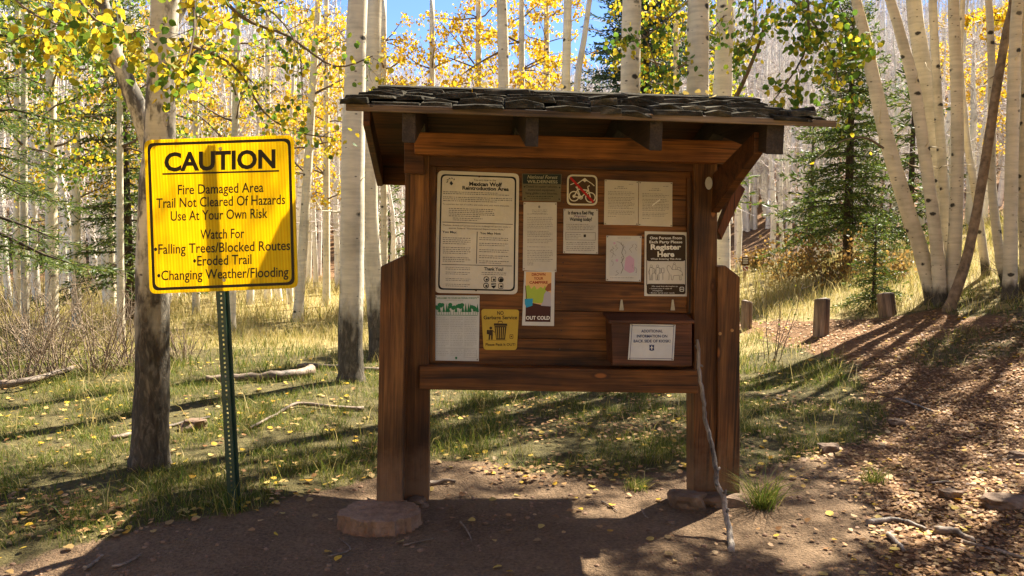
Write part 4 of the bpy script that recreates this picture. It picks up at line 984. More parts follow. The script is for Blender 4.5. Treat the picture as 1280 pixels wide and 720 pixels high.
def aspen(name, label, path, d=None, mat='bark', top=9.0, crown=None, stubs=4, sides=12, seed=0, group=None, boughs=(), leafmat_='leaf_gold', leaf=0.055, bmat='twig', cat='tree', forks=(), shape=LEAF6, flare=1.25):
    """path: (px, py, width px) from the foot upwards; crown: (z0, z1, boughs, length, step, leaves)"""
    rg = random.Random(seed * 7 + 3)
    if d is None: b = ground(path[0][0], path[0][1]); d = b.y
    else: b = at(path[0][0], path[0][1], d); b.z = H(b.x, b.y)
    lean = rg.uniform(-.04, .04)
    P = [b + Vector((0, 0, -.12)), b + Vector((0, 0, .02))]; W_ = [path[0][2] * flare * 1.1, path[0][2] * flare]
    for px, py, w in path[(1):]:
        q = at(px, py, d + 0.0)
        if q.z > b.z + .25: P.append(q); W_.append(w)
    if len(P) > 3: P.insert(2, P[1].lerp(P[2], .22)); W_.insert(2, path[0][2] * 1.04)
    dr = (P[-1] - P[-2]).normalized(); dr = Vector((dr.x * .8, rg.uniform(-.05, .05), 1)).normalized()
    z0 = P[-1].z
    if top > z0 + .6:
        n = 4; w0 = W_[-1]
        for i in range(1, n + 1): P.append(P[-1] + dr * ((top - z0) / n) + Vector((rg.gauss(0, .06), rg.gauss(0, .06), 0))); W_.append(w0 * (1 - .8 * i / n))
    P = [p - b for p in P]; rad = [w / FPX * d / 2 for w in W_]
    sp = spline(P, 4); sr = []
    for i in range(len(rad) - 1): sr += [rad[i] + (rad[i + 1] - rad[i]) * j / 4 for j in range(4)]
    sr.append(rad[-1])
    root = empty(name, b); tag(root, label, cat, group)
    m = MB(); m.tube(sp, sr, sides, jit=.035, rng=rg)
    for fk in forks:
        fp = [at(px, py, dd) - b for px, py, w, dd in fk]; fr = [w / FPX * dd / 2 for px, py, w, dd in fk]
        s2 = spline(fp, 4); r2 = []
        for i in range(len(fr) - 1): r2 += [fr[i] + (fr[i + 1] - fr[i]) * j / 4 for j in range(4)]
        m.tube(s2, r2 + [fr[-1]], sides, jit=.03, rng=rg)
    for k in range(stubs):                                           # dead stubs and little twigs on the stem
        z = rg.uniform(1.2, 5); i = next((i for i, p in enumerate(sp) if p.z > z), None)
        if i is None: continue
        an = rg.uniform(0, 6.28); q = wander(sp[i], (math.cos(an), math.sin(an), rg.uniform(-.1, .7)), rg.uniform(.06, .5), 3, rg, .3, 0); m.tube(q, [.012, .009, .006, .003], 5)
    m.build('trunk', M[mat], root)
    cb = MB(); lv = []
    if crown:
        c0_, c1_, nb, bl, st, nl = crown
        for k in range(nb):
            z = c0_ + (c1_ - c0_) * (k + rg.random()) / nb; i = next((i for i, p in enumerate(sp) if p.z + b.z > z), len(sp) - 1)
            an = rg.uniform(0, 6.28); up = rg.uniform(.05, .7); L = bl * rg.uniform(.6, 1.15) * (1 - .55 * (z - c0_) / (c1_ - c0_ + .01))
            q = wander(sp[i], (math.cos(an), math.sin(an), up), L, 6, rg, .16, .03); r0 = max(.006, min(sr[i] * .45, .009 + .009 * L))
            cb.tube(q, [r0 * (1 - .14 * j) for j in range(7)], 5, cap=False)
            twigs_on(cb, lv, q, r0, rg, st, .42, nl)
    for bp, r0, st, tl, nl in boughs:
        q = spline([at(*x) - b for x in bp], 4)
        cb.tube(q, [r0 * (1 - .75 * j / (len(q) - 1)) for j in range(len(q))], 6, cap=False); twigs_on(cb, lv, q, r0, rg, st * .85, tl, int(nl * 1.9), start=.05)
    if cb.v: cb.build('branches', M[bmat], root)
    if lv: link('crown', leaf_cloud('crown', lv, leaf, M[leafmat_], seed, shape), root)
    return root

# ------------------------------------------------------------------ the near aspens
aspen('forked_aspen', 'forked aspen with dark furrowed foot and yellow green leaves, right behind the caution sign', 
      [(187, 584, 44), (190, 480, 41), (191, 380, 41), (193, 250, 38), (200, 170, 36), (201, 110, 33), (204, 60, 31), (207, 0, 32), (212, -80, 28)], mat='bark_tall_foot', top=7.5, stubs=3, sides=18, seed=1, flare=1.18,
      forks=[[(192, 185, 30, 5.75), (177, 145, 24, 5.7), (155, 95, 20, 5.65), (137, 50, 18, 5.6), (128, 10, 17, 5.55), (118, -60, 15, 5.5), (100, -160, 11, 5.4)],
             [(205, 45, 20, 5.8), (222, 10, 20, 5.85), (250, -40, 17, 5.9), (300, -120, 12, 6.0)]],
      crown=(5.6, 7.2, 8, 1.3, .22, 8), leafmat_='leaf_mix', leaf=.047, shape=LEAF,
      boughs=[([(60, -120, 5.0), (85, -30, 4.5), (120, 25, 4.2), (172, 40, 4.0)], .012, .10, .17, 7), ([(118, -60, 5.4), (95, 10, 5.0), (60, 40, 4.8), (20, 45, 4.6)], .010, .12, .2, 7),
              ([(230, -60, 5.2), (243, 20, 4.7), (236, 70, 4.5), (222, 105, 4.4)], .010, .11, .22, 8), ([(250, -40, 5.9), (300, 20, 6.1), (360, 45, 6.3), (418, 83, 6.4), (466, 70, 6.4)], .018, .13, .28, 6),
              ([(215, 50, 5.8), (290, 80, 6.1), (330, 140, 6.3), (372, 165, 6.4), (416, 172, 6.4)], .014, .13, .3, 7), ([(250, -10, 5.9), (330, 8, 6.2), (372, 60, 6.3), (378, 130, 6.3)], .010, .13, .3, 7),
              ([(-20, -60, 5.2), (20, 0, 5.0), (70, 30, 4.8), (120, 30, 4.7)], .010, .13, .2, 6), ([(205, 90, 5.8), (250, 60, 6.0), (285, 25, 6.2), (330, 10, 6.3)], .010, .15, .3, 6)])
aspen('aspen', 'pale straight aspen with a dark furrowed foot, left of the kiosk', [(439, 477, 31), (438, 420, 31), (440, 330, 30), (441, 200, 29), (444, 100, 26), (447, 0, 24)], mat='bark_foot', top=11, stubs=5, sides=16, seed=2, crown=(6.3, 10.5, 14, 1.9, .25, 11))
aspen('aspen', 'slightly leaning slim aspen close to the left side of the kiosk', [(474, 440, 23), (468, 360, 22), (461, 250, 22), (463, 160, 21), (467, 80, 19), (469, 0, 18)], d=10.0, mat='bark_foot', top=11, stubs=5, sides=14, seed=3, crown=(6.8, 10.5, 8, 1.5, .3, 7))
aspen('aspen', 'thin pale aspen rising behind the roof left of its middle', [(636, 360, 18), (632, 200, 15), (630, 110, 14), (627, 0, 13)], d=11.5, top=11, seed=4, crown=(6.0, 10.5, 9, 1.6, .3, 8), boughs=[([(624, 65, 11.5), (600, 78, 11.4), (575, 95, 11.3)], .018, .3, .35, 8)])
aspen('aspen', 'thin pale aspen rising behind the middle of the roof', [(704, 360, 13), (706, 200, 11), (707, 110, 11), (710, 0, 10)], d=13, top=11, seed=5, stubs=6)
aspen('dead_aspen', 'thin leaning dead grey stem behind the middle of the roof', [(714, 370, 9), (718, 200, 8), (722, 100, 8), (730, 50, 7), (737, 0, 6)], d=13.5, top=7.5, seed=6, stubs=9, mat='bark_far', sides=8)
aspen('aspen', 'stout pale aspen behind the roof right of its middle', [(789, 400, 30), (788, 240, 27), (788, 110, 25), (790, 0, 23)], d=9.2, top=11, seed=7, sides=16, crown=(5.6, 10, 15, 2.0, .25, 12))
aspen('aspen', 'stoutest pale aspen behind the right half of the roof', [(872, 400, 31), (872, 240, 29), (872, 120, 27), (873, 0, 26)], d=8.8, top=11, seed=8, sides=18, crown=(5.4, 10, 15, 2.0, .25, 12))
aspen('aspen', 'pale aspen with an upswept dark limb, behind the right end of the roof', [(903, 372, 22), (902, 300, 21), (901, 230, 20), (903, 120, 24), (907, 0, 21)], d=9.8, top=11, seed=9, sides=16, mat='bark_foot', leafmat_='leaf_green', crown=(5.6, 10, 15, 2.0, .25, 12), leaf=.06,
      boughs=[([(912, 135, 9.7), (928, 105, 9.3), (952, 45, 8.8), (968, -20, 8.4)], .034, .25, .4, 7), ([(1000, -90, 7.8), (1010, 10, 7.4), (1004, 70, 7.2), (960, 135, 7.1)], .018, .12, .34, 9), ([(968, -20, 8.4), (1010, 20, 7.8), (1040, 70, 7.4), (1052, 130, 7.2)], .014, .13, .34, 9),
              ([(940, -60, 8), (945, 20, 7.6), (935, 60, 7.5)], .010, .15, .3, 8), ([(1020, -60, 7.6), (1045, 0, 7.3), (1070, 40, 7.2), (1080, 60, 7.1)], .01, .12, .3, 9), ([(905, 20, 9.7), (870, 60, 9.0), (835, 95, 8.6)], .01, .16, .3, 8), ([(905, -40, 9.7), (850, 10, 9.0), (800, 50, 8.6), (775, 45, 8.4)], .012, .2, .3, 6)])
# right clump
RG = dict(sides=12, mat='bark_tan')
aspen('aspen', 'leftmost stem of the right clump, leaning far to the left', [(1168, 372, 19.2), (1150, 310, 18.4), (1135, 265, 18.4), (1110, 180, 17.6), (1092, 100, 16), (1080, 40, 13.6), (1070, 0, 12)], d=11.2, top=8.5, seed=21, stubs=8, crown=(6, 9.1, 12, 2.3, .24, 13), leaf=.08, shape=LEAF4, boughs=[([(1104, 185, 10.3), (1080, 172, 10.1), (1048, 178, 10), (1020, 200, 9.8)], .016, .5, .4, 1)], **RG)
aspen('aspen', 'second stem of the right clump, bending left near the top', [(1176, 376, 16), (1170, 300, 15.2), (1158, 210, 14.4), (1143, 110, 13.6), (1122, 30, 12), (1108, -20, 11.2)], d=11.0, top=9.5, seed=22, stubs=8, crown=(6, 9.6, 12, 2.3, .24, 13), leaf=.08, shape=LEAF4, **RG)
aspen('aspen', 'pale thick stem behind the second one of the right clump', [(1182, 366, 19.2), (1178, 260, 17.6), (1165, 150, 19.2), (1150, 60, 19.2), (1142, 0, 17.6)], d=11.8, top=11, seed=23, stubs=6, crown=(6.5, 11.1, 16, 2.3, .24, 13), leaf=.08, shape=LEAF4, **RG)
aspen('aspen', 'straight narrow stem in the middle of the right clump', [(1184, 370, 12), (1180, 240, 11.2), (1172, 120, 10.4), (1166, 0, 9.6)], d=11.4, top=10, seed=24, stubs=9, crown=(6.5, 10.1, 12, 2.3, .24, 13), leaf=.08, shape=LEAF4, **RG)
aspen('aspen', 'straight thick tan stem just left of the dark leaning one', [(1188, 376, 17.6), (1194, 290, 16), (1197, 180, 14.4), (1194, 60, 13.6), (1192, 0, 12.8)], d=11.0, top=11, seed=25, stubs=9, crown=(6.2, 11.1, 16, 2.3, .24, 13), leaf=.08, shape=LEAF4, **RG)
aspen('aspen', 'thin curving pale stem behind the dark leaning one', [(1232, 366, 9.6), (1222, 260, 8.8), (1208, 170, 8), (1200, 80, 7.2), (1202, 30, 6.4)], d=11.9, top=7.5, seed=26, stubs=5, sides=10, mat='bark_tan')
aspen('aspen', 'dark brown stem leaning right across the pale stems', [(1187, 380, 12.8), (1205, 335, 12), (1218, 280, 11.2), (1232, 200, 11.2), (1246, 110, 10.4), (1258, 40, 9.6), (1266, 0, 8.8)], d=10.6, top=8, seed=27, stubs=7, sides=10, mat='bark_dark', crown=(6.2, 8.6, 8, 2.3, .24, 13), leaf=.08, shape=LEAF4)
aspen('aspen', 'thin stem just right of the dark leaning one, curving at its foot', [(1258, 370, 12), (1250, 320, 11.2), (1240, 230, 9.6), (1240, 110, 8.8), (1236, 0, 8)], d=10.9, top=9, seed=28, stubs=6, sides=10, mat='bark_tan')
aspen('aspen', 'pale stout stem second from the right edge', [(1262, 374, 16), (1264, 240, 15.2), (1267, 110, 14.4), (1272, 0, 12.8)], d=10.4, top=11, seed=29, stubs=7, crown=(5.8, 11.1, 16, 2.3, .24, 13), leaf=.08, shape=LEAF4, **RG)
aspen('aspen', 'stem cut by the right edge of the picture', [(1283, 372, 14.4), (1280, 220, 13.6), (1284, 100, 12.8), (1282, 0, 12)], d=10.5, top=11, seed=30, stubs=6, crown=(5.8, 11.1, 16, 2.3, .24, 13), leaf=.08, shape=LEAF4, **RG)
# unseen aspens added beyond the right edge so their crowns shade the clearing
for i, (x, y) in enumerate(((6.2, 5.4), (5.3, 6.9), (4.5, 5.4), (7.9, 8.6), (8.6, 11.6), (10.2, 13.6))):
    q = Vector((x, y, 0)); px = 640 + x / y * FPX
    aspen('aspen', 'unseen aspen added beyond the right edge, its crown shading the path', [(px, 360, 22 * 9 / y), (px + 4, 200, 20 * 9 / y), (px, 0, 18 * 9 / y)], d=y, top=10.5, seed=40 + i, crown=(4.1, 9.6, 34, 2.5, .2, 18), leaf=.085, shape=LEAF4, group='unseen aspens added beyond the right edge for shade', **RG)

# ------------------------------------------------------------------ young gold aspens on the left and behind the roof
def young(px, d, w, z0, z1, seed, label, nb=16, bl=1.3, nl=9, leaf=.06, lm='leaf_gold', bend=0, st=.2, mat='bark'):
    b = at(px, 380, d)
    return aspen('young_aspen', label, [(px, 380, w), (px + bend * .4, 250, w * .95), (px + bend * .7, 120, w * .8), (px + bend, 0, w * .6)], d=d, top=z1 + .4, seed=seed, stubs=3, sides=8,
                 crown=(z0, z1, nb, bl, st, nl), leafmat_=lm, leaf=leaf, shape=LEAF4 if d > 12.5 else LEAF6, mat=mat)
Y = [(30, 10.5, 9, 2.4, 6.0, 'leafy young yellow green aspen beside the dark left spruce', 'leaf_green'), (150, 11.5, 9, 2.6, 6.2, 'leafy young yellow green aspen just left of the forked trunk', 'leaf_green'), (22, 15, 10, 1.6, 7.0, 'young yellow green aspen nearest the left edge', 'leaf_mix'), (64, 12.2, 15, 2.4, 6.5, 'young aspen with a thicker darker stem inside the left brush', 'leaf_mix'),
     (95, 13.2, 11, 1.9, 6.5, 'young pale aspen behind the left brush, its leaves turning gold', 'leaf_gold'), (140, 16.5, 10, 2.0, 7.5, 'young green gold aspen half hidden by the forked trunk on its left', 'leaf_mix'),
     (245, 15.5, 9, 2.4, 7, 'young gold aspen showing just above the caution sign', 'leaf_gold'), (288, 13.0, 11, 2.6, 6.5, 'young green and gold aspen above the right half of the caution sign', 'leaf_mix'),
     (372, 14.2, 12, 2.0, 6.5, 'young leaning gold aspen right of the caution sign', 'leaf_gold'), (408, 17.5, 9, 2.2, 7.5, 'young gold aspen left of the straight pale trunk', 'leaf_gold'), (335, 18.5, 9, 2.2, 8, 'farther young gold aspen behind the right edge of the caution sign', 'leaf_gold'),
     (190, 19, 9, 2.2, 8, 'farther young gold aspen behind the forked trunk', 'leaf_gold'),
     (480, 16.5, 9, 3.6, 5.6, 'gold aspen behind the left end of the roof', 'leaf_gold'), (540, 15.5, 9, 3.0, 4.6, 'gold aspen behind the left part of the roof', 'leaf_gold'), (598, 17.5, 10, 3.4, 7.8, 'dense gold aspen left of the thin trunk behind the roof', 'leaf_gold'),
     (652, 16.0, 10, 3.2, 7.6, 'dense gold aspen right of the thin trunk behind the roof', 'leaf_gold'), (683, 18.5, 10, 3.6, 7.4, 'gold aspen behind the middle of the roof', 'leaf_gold'), (845, 12.5, 9, 2.8, 5.6, 'gold and green aspen between the two stout trunks behind the roof', 'leaf_mix')]
for i, (px, d, w, z0, z1, lb, lm) in enumerate(Y):
    roof = px > 480
    young(px, d, w, z0, z1, 60 + i, lb, nb=(25 if roof else 20), bl=1.6 if roof else 1.4, nl=18 if roof else 21, lm=lm, bend={372: 26, 140: -8, 288: 10}.get(px, 0), leaf=(.075 if d > 15 else .062) * (1 if roof else .88))

# ------------------------------------------------------------------ spruces
def spruce(name, label, pos, h, r0, seed, mat='needle', z0=.15, whorl=.3, nb=7, blade=.11, bw=.022, step=.09, group=None, lean=0):
    rg = random.Random(seed); root = empty(name, pos); tag(root, label, 'tree', group)
    m = MB(); m.tube([(0, 0, -.15), (0, 0, h * .5), (lean, 0, h)], [h * .016 + .02, h * .011 + .01, .01], 8); m.build('trunk', M['spruce_bark'], root)
    bm_ = MB(); A = []; D = []; Ln = []
    z = z0 * h
    while z < h * .985:
        for k in range(nb):
            an = 6.283 * (k + rg.random()) / nb; L = r0 * (1 - z / h) ** .85 * rg.uniform(.6, 1.15) + .08; zz_ = z + rg.uniform(-.5, .5) * whorl
            if zz_ > h - .03: continue
            out = Vector((math.cos(an), math.sin(an), 0)); up = .15 + .5 * (zz_ / h) ** 2
            pts = [Vector((lean * (zz_ / h), 0, zz_)) + out * (L * t) + Vector((0, 0, L * (up * t - .75 * t * t * (1 - .6 * zz_ / h) + .28 * t ** 4))) for t in (0, .25, .5, .75, 1)]
            pts = [p + Vector((rg.gauss(0, .02), rg.gauss(0, .02), rg.gauss(0, .02))) * L for p in pts]
            bm_.tube(pts, [.012 * L + .004, .009 * L + .004, .006 * L + .003, .004, .002], 4, cap=False)
            s = L * .12
            while s < L:
                t = s / L * 4; i = min(int(t), 3); p = pts[i].lerp(pts[i + 1], t - i); ax = (pts[i + 1] - pts[i]).normalized(); sd_ = ax.cross(Vector((0, 0, 1))).normalized()
                for sg in (-1, 1):
                    tl = (.10 + .42 * (L - s)) * rg.uniform(.6, 1.1); tl = min(tl, .5)
                    td = (ax * .75 + sd_ * sg + Vector((0, 0, rg.uniform(-.45, .05)))).normalized(); n = max(2, int(tl / (blade * .42)))
                    for j in range(n):
                        q = p + td * (tl * (j + .3) / n); w = td * .8 + Vector((rg.gauss(0, .55), rg.gauss(0, .55), rg.gauss(0, .45)))
                        A.append(q); D.append(w); Ln.append(blade * rg.uniform(.7, 1.25))
                s += step * rg.uniform(.7, 1.3)
            for j in range(4): A.append(pts[-1]); D.append((pts[-1] - pts[-2]).normalized() + Vector((rg.gauss(0, .4), rg.gauss(0, .4), rg.gauss(0, .3)))); Ln.append(blade)
        z += whorl * (1.15 - .5 * z / h)
    A = np.array(A); D = np.array(D); D /= np.linalg.norm(D, axis=1)[:, None]; Ln = np.array(Ln); r = np.random.default_rng(seed)
    sdv = np.cross(D, r.normal(0, 1, D.shape)); sdv /= np.linalg.norm(sdv, axis=1)[:, None]
    V = np.stack([A, A + D * (Ln * .45)[:, None] + sdv * bw / 2, A + D * Ln[:, None], A + D * (Ln * .45)[:, None] - sdv * bw / 2], 1)
    bm_.build('branches', M['spruce_bark'], root); link('crown', fast_mesh('crown', V, 4, M[mat]), root)
    return root
def gp(px, d):
    p = at(px, 360, d); return Vector((p.x, p.y, H(p.x, p.y)))
spruce('spruce', 'tall open spruce left of the right clump of aspens', gp(1058, 17), 6.0, 1.9, 1, whorl=.26, nb=8, blade=.10, bw=.028, step=.075)
spruce('spruce', 'blue green spruce behind the roof between the pale trunks', gp(802, 15), 9.2, 2.2, 2, 'needle_blue', z0=.30, whorl=.26, nb=10, blade=.10, bw=.03, step=.075)
spruce('spruce', 'dark spruce reaching in from the left edge of the picture', gp(-30, 8.6), 7.5, 2.1, 3, z0=.2, whorl=.42, nb=6, blade=.075, bw=.013, step=.07)
spruce('spruce', 'second dark spruce behind the left brush', gp(160, 13.5), 6.2, 1.5, 4, z0=.14, whorl=.3, nb=8, blade=.11, bw=.024, step=.1)
spruce('young_spruce', 'little bluish spruce beside the leaning short bollard', ground(1092, 385), 1.35, .5, 5, 'needle', z0=.05, whorl=.13, nb=7, blade=.07, bw=.016, step=.06)
spruce('young_spruce', 'small spruce seen between the slim aspen and the kiosk board', gp(489, 24), 3.6, 1.0, 6, z0=.08, whorl=.34, nb=6, blade=.2, bw=.05, step=.2)
spruce('young_spruce', 'small spruce seen behind the right side board of the kiosk', gp(899, 14), 5.2, 1.25, 7, z0=.42, whorl=.42, nb=5, blade=.16, bw=.035, step=.16)
spruce('young_spruce', 'small dark spruce at the back left of the big right spruce', gp(1012, 21), 4.2, 1.1, 8, z0=.1, whorl=.36, nb=6, blade=.2, bw=.05, step=.2)
spruce('young_spruce', 'dark spruce in the wood behind the right clump', gp(1135, 19), 4.6, 1.2, 9, z0=.1, whorl=.36, nb=6, blade=.2, bw=.05, step=.2)

# ------------------------------------------------------------------ shrubs
def shrub(name, label, px, py, hpx, seed, stems=30, spread=.6, leaves=None, lm='leaf_rust', group=None, mat='twig', d=None, leaf=.05, arch=.05):
    rg = random.Random(seed); p = ground(px, py) if d is None else gp(px, d); h = hpx / FPX * p.y
    root = empty(name, p); tag(root, label, 'shrub', group); m = MB(); lv = []
    for k in range(stems):
        an = rg.uniform(0, 6.28); rr = rg.uniform(0, .22) * h; b = Vector((rr * math.cos(an), rr * math.sin(an), -.05))
        q = wander(b, (math.cos(an) * spread * rg.random(), math.sin(an) * spread * rg.random(), 1), h * rg.uniform(.55, 1.15), 6, rg, .10, arch)
        r0 = .006 + .002 * rg.random(); m.tube(q, [r0 * (1 - .12 * j) for j in range(7)], 4, cap=False)
        L_ = [] 
        twigs_on(m, L_, q, r0, rg, .22 * max(h, .6), .3 * h, leaves or 0, droop=.02, tr=.0032)
        lv += L_
    m.build('stems', M[mat], root)
    if lv: link('foliage', leaf_cloud('foliage', lv, leaf, M[lm], seed, LEAF4), root)
    return root
shrub('rusty_shrub', 'rusty orange shrub left of the big right spruce', 985, 352, 62, 1, 34, .8, 5, leaf=.075)
shrub('rusty_shrub', 'brownish orange shrub in front of the big right spruce', 1040, 358, 78, 2, 40, .8, 5, leaf=.075)
shrub('rusty_shrub', 'small golden shrub behind the path sign', 948, 338, 30, 3, 26, .9, 6, leaf=.09)
shrub('rusty_shrub', 'rusty low shrub behind the small bluish spruce', 1120, 352, 40, 4, 26, .8, 4, leaf=.08)
BW = plain('grey brush bark', (0.27, 0.20, 0.135), 0.9, var=.35, scale=6); M['brush'] = BW
for i, (px, py, hp, lb) in enumerate(((22, 478, 150, 'bare grey shrub at the left edge'), (72, 470, 165, 'tall bare grey shrub in the middle of the left brush'), (120, 466, 150, 'bare grey shrub left of the forked trunk'), (160, 460, 120, 'low bare shrub touching the forked trunk'),
                                      (230, 452, 62, 'little bare shrub under the caution sign'), (40, 448, 175, 'tallest bare shrub at the back of the left brush'))):
    shrub('bare_shrub', lb, px, py, hp * .9, 30 + i, 27, .75, 0, mat='brush')
shrub('bare_shrub', 'low bare scrub behind the two rightmost aspens', 1262, 346, 42, 41, 30, .9, 0, mat='brush'); shrub('bare_shrub', 'wispy bare plant beside the half hidden bollard', 962, 452, 110, 42, 7, .7, 1, mat='twig', leaf=.03, lm='leaf_green')

# ------------------------------------------------------------------ the bare wood behind
def bare_proto(seed, h, sides, nbr, nsub, r0=.10):
    rg = random.Random(seed); m = MB(); t = MB()
    pts = [Vector((0, 0, -.3))]; x = y = 0
    for i in range(1, 7): x += rg.gauss(0, .06); y += rg.gauss(0, .06); pts.append(Vector((x, y, h * i / 6)))
    rad = [r0 * (1.1 - .95 * i / 6) for i in range(7)]; m.tube(pts, rad, sides, cap=False)
    for k in range(nbr):
        f = rg.uniform(.22, .98) * 6; i = min(int(f), 5); p = pts[i].lerp(pts[i + 1], f - i); an = rg.uniform(0, 6.28); L = rg.uniform(.5, 1.5) * (1.25 - f / 8)
        q = wander(p, (math.cos(an), math.sin(an), rg.uniform(.2, 1.2)), L, 3, rg, .2, -.05); t.tube(q, [.018, .014, .010, .005], 3, cap=False)
        for s in range(nsub):
            q2 = wander(q[1 + s % 3], (q[2] - q[1]).normalized() + Vector((rg.gauss(0, .6), rg.gauss(0, .6), rg.gauss(.2, .5))), L * .55, 2, rg, .2, -.05); t.tube(q2, [.010, .008, .004], 3, cap=False)
    return m, t
rng = random.Random(77)
protos = []
for s in range(7):
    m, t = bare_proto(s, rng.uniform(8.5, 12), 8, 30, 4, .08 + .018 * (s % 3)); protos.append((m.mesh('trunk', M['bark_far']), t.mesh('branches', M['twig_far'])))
placed = []
def free(x, y, dmin): return all((x - a) ** 2 + (y - b) ** 2 > dmin * dmin for a, b in placed)
n_ = 0; tries = 0
FARLB = 'slender bare white aspen standing in the wood beyond the meadow'
while n_ < 298 and tries < 20000:
    tries += 1
    d = 17.5 + 30 * rng.random() ** 1.3; px = rng.uniform(-80, 1360)
    if d < 20 and (500 < px < 560 or 900 < px < 1130): continue
    if d < 21 and 380 < px < 480: continue
    if px > 500 and px < 900 and rng.random() < .3: continue
    p = gp(px, d)
    if not free(p.x, p.y, .55): continue
    placed.append((p.x, p.y)); mt, mb_ = protos[rng.randrange(7)]
    r_ = empty('bare_aspen', p); tag(r_, FARLB, 'tree', 'bare white aspens beyond the meadow')
    r_.rotation_euler = (rng.gauss(0, .035), rng.gauss(0, .045), rng.uniform(0, 6.28)); k = rng.uniform(.7, 1.15); lim = (1.6 + d * ((296 - (rng.gauss(122, 14) if 470 < px < 775 else rng.gauss(15, 45))) / FPX) - p.z) / 10.3; r_.scale = (k, k, max(.35, min(k * 1.1, lim)))
    link('trunk', mt, r_); link('branches', mb_, r_); n_ += 1
# gold ones among them
gproto = []
for s in range(3):
    rg = random.Random(200 + s); m, t = bare_proto(50 + s, 8.0, 7, 2, 1, .08); lv = []
    for k in range(22):
        z = rg.uniform(2.6, 8); an = rg.uniform(0, 6.28); q = wander((0, 0, z), (math.cos(an), math.sin(an), .4), rg.uniform(.7, 1.6) * (1.3 - z / 11), 4, rg, .2, .02); t.tube(q, [.016, .013, .01, .007, .004], 3, cap=False); twigs_on(t, lv, q, .01, rg, .25, .45, 20, off=.10)
    gproto.append((m.mesh('trunk', M['bark_far']), t.mesh('branches', M['twig_far']), leaf_cloud('crown', lv, .10, M['leaf_gold'], s, LEAF4)))
for px, d in ((30, 24), (90, 27), (150, 23), (225, 26), (270, 22), (330, 25), (395, 24), (430, 30), (250, 33), (120, 35), (360, 34), (20, 38), (470, 34), (1215, 25), (1255, 22), (1190, 33), (1275, 30), (1235, 36), (1160, 40), (610, 27), (650, 30)):
    p = gp(px, d); a_, b_, c_ = gproto[rng.randrange(3)]; r_ = empty('gold_aspen', p)
    tag(r_, 'slender gold leaved aspen among the bare white ones', 'tree', 'gold aspens in the wood beyond the meadow'); r_.rotation_euler.z = rng.uniform(0, 6.28); k = rng.uniform(.75, 1.05); r_.scale = (k, k, k)
    link('trunk', a_, r_); link('branches', b_, r_); link('crown', c_, r_)
# unseen gold stand added round the viewpoint, its sunlit leaves warming the kiosk front
bproto = []
for s in range(3):
    rg = random.Random(400 + s); m, t = bare_proto(80 + s, 8.6, 7, 2, 1, .09); lv = []
    for k in range(34):
        z = rg.uniform(1.3, 8.4); an = rg.uniform(0, 6.28); q = wander((0, 0, z), (math.cos(an), math.sin(an), .4), rg.uniform(.8, 1.8) * (1.3 - z / 11), 4, rg, .2, .02); t.tube(q, [.018, .014, .011, .008, .005], 3, cap=False); twigs_on(t, lv, q, .01, rg, .24, .45, 18, off=.10)
    bproto.append((m.mesh('trunk', M['bark']), t.mesh('branches', M['twig']), leaf_cloud('crown', lv, .12, M['leaf_gold'], 50 + s, LEAF4)))
rg = random.Random(31); bp_ = []; tries = 0
while len(bp_) < 44 and tries < 9000:
    tries += 1; x, y = rg.uniform(-15, 15), rg.uniform(-13, 5)
    if y > -3.2 and abs(x) < 5.5: continue
    if y > 0 and abs(x) < y * .75 + 3.8: continue
    if y > -1 and x > 0: continue
    if any((x - a) ** 2 + (y - b) ** 2 < 1.7 ** 2 for a, b in bp_): continue
    bp_.append((x, y)); a_, b_, c_ = bproto[rg.randrange(3)]; r_ = empty('gold_aspen', (x, y, H(x, y)))
    tag(r_, 'unseen leafy gold aspen added on the near side of the clearing for warm fill light', 'tree', 'unseen gold aspens added on the near side of the clearing'); r_.rotation_euler.z = rg.uniform(0, 6.28); k = rg.uniform(.8, 1.2); r_.scale = (k, k, k)
    link('trunk', a_, r_); link('branches', b_, r_); link('crown', c_, r_)
# the far hillside wood as one mass
def mass(name, parts, spots, mat):
    Vs = []; Fs = []; off = 0
    for (x, y, z, rz, k, lx, ly), pi in spots:
        V, F = parts[pi]; c, s = math.cos(rz), math.sin(rz); Q = V * k
        X = Q[:, 0] * c - Q[:, 1] * s + Q[:, 2] * lx + x; Y_ = Q[:, 0] * s + Q[:, 1] * c + Q[:, 2] * ly + y
        Vs.append(np.stack([X, Y_, Q[:, 2] + z], 1)); Fs.append(F + off); off += len(V)
    V = np.concatenate(Vs); F = np.concatenate(Fs); me = bpy.data.meshes.new(name)
    me.vertices.add(len(V)); me.vertices.foreach_set('co', V.reshape(-1).astype(np.float32)); me.loops.add(F.size); me.loops.foreach_set('vertex_index', F.reshape(-1).astype(np.int32))
    me.polygons.add(len(F)); me.polygons.foreach_set('loop_start', np.arange(0, F.size, 4, dtype=np.int32)); me.polygons.foreach_set('loop_total', np.full(len(F), 4, np.int32))
    me.materials.append(mat); me.update(calc_edges=True); return link(name, me)
spots = []
for i in range(5200):
    d = 36 + 100 * rng.random() ** 1.3; px = rng.uniform(-140, 1420); p = gp(px, d)
    lim = (1.6 + d * ((296 - (rng.gauss(96, 12) if 465 < px < 780 else rng.gauss(20, 35))) / FPX) - p.z) / 10.5
    if lim < .3: continue
    spots.append(((p.x, p.y, p.z - .3, rng.uniform(0, 6.28), min(lim, rng.uniform(.75, 1.25)), rng.gauss(0, .04), rng.gauss(0, .04)), rng.randrange(4)))
tp, bp_ = [], []
for s in range(4):
    m, t = bare_proto(300 + s, 10.5, 4, 20, 3, .13)
    for L_, q in ((tp, m), (bp_, t)): L_.append((np.array(q.v), np.array([f for f in q.f if len(f) == 4])))
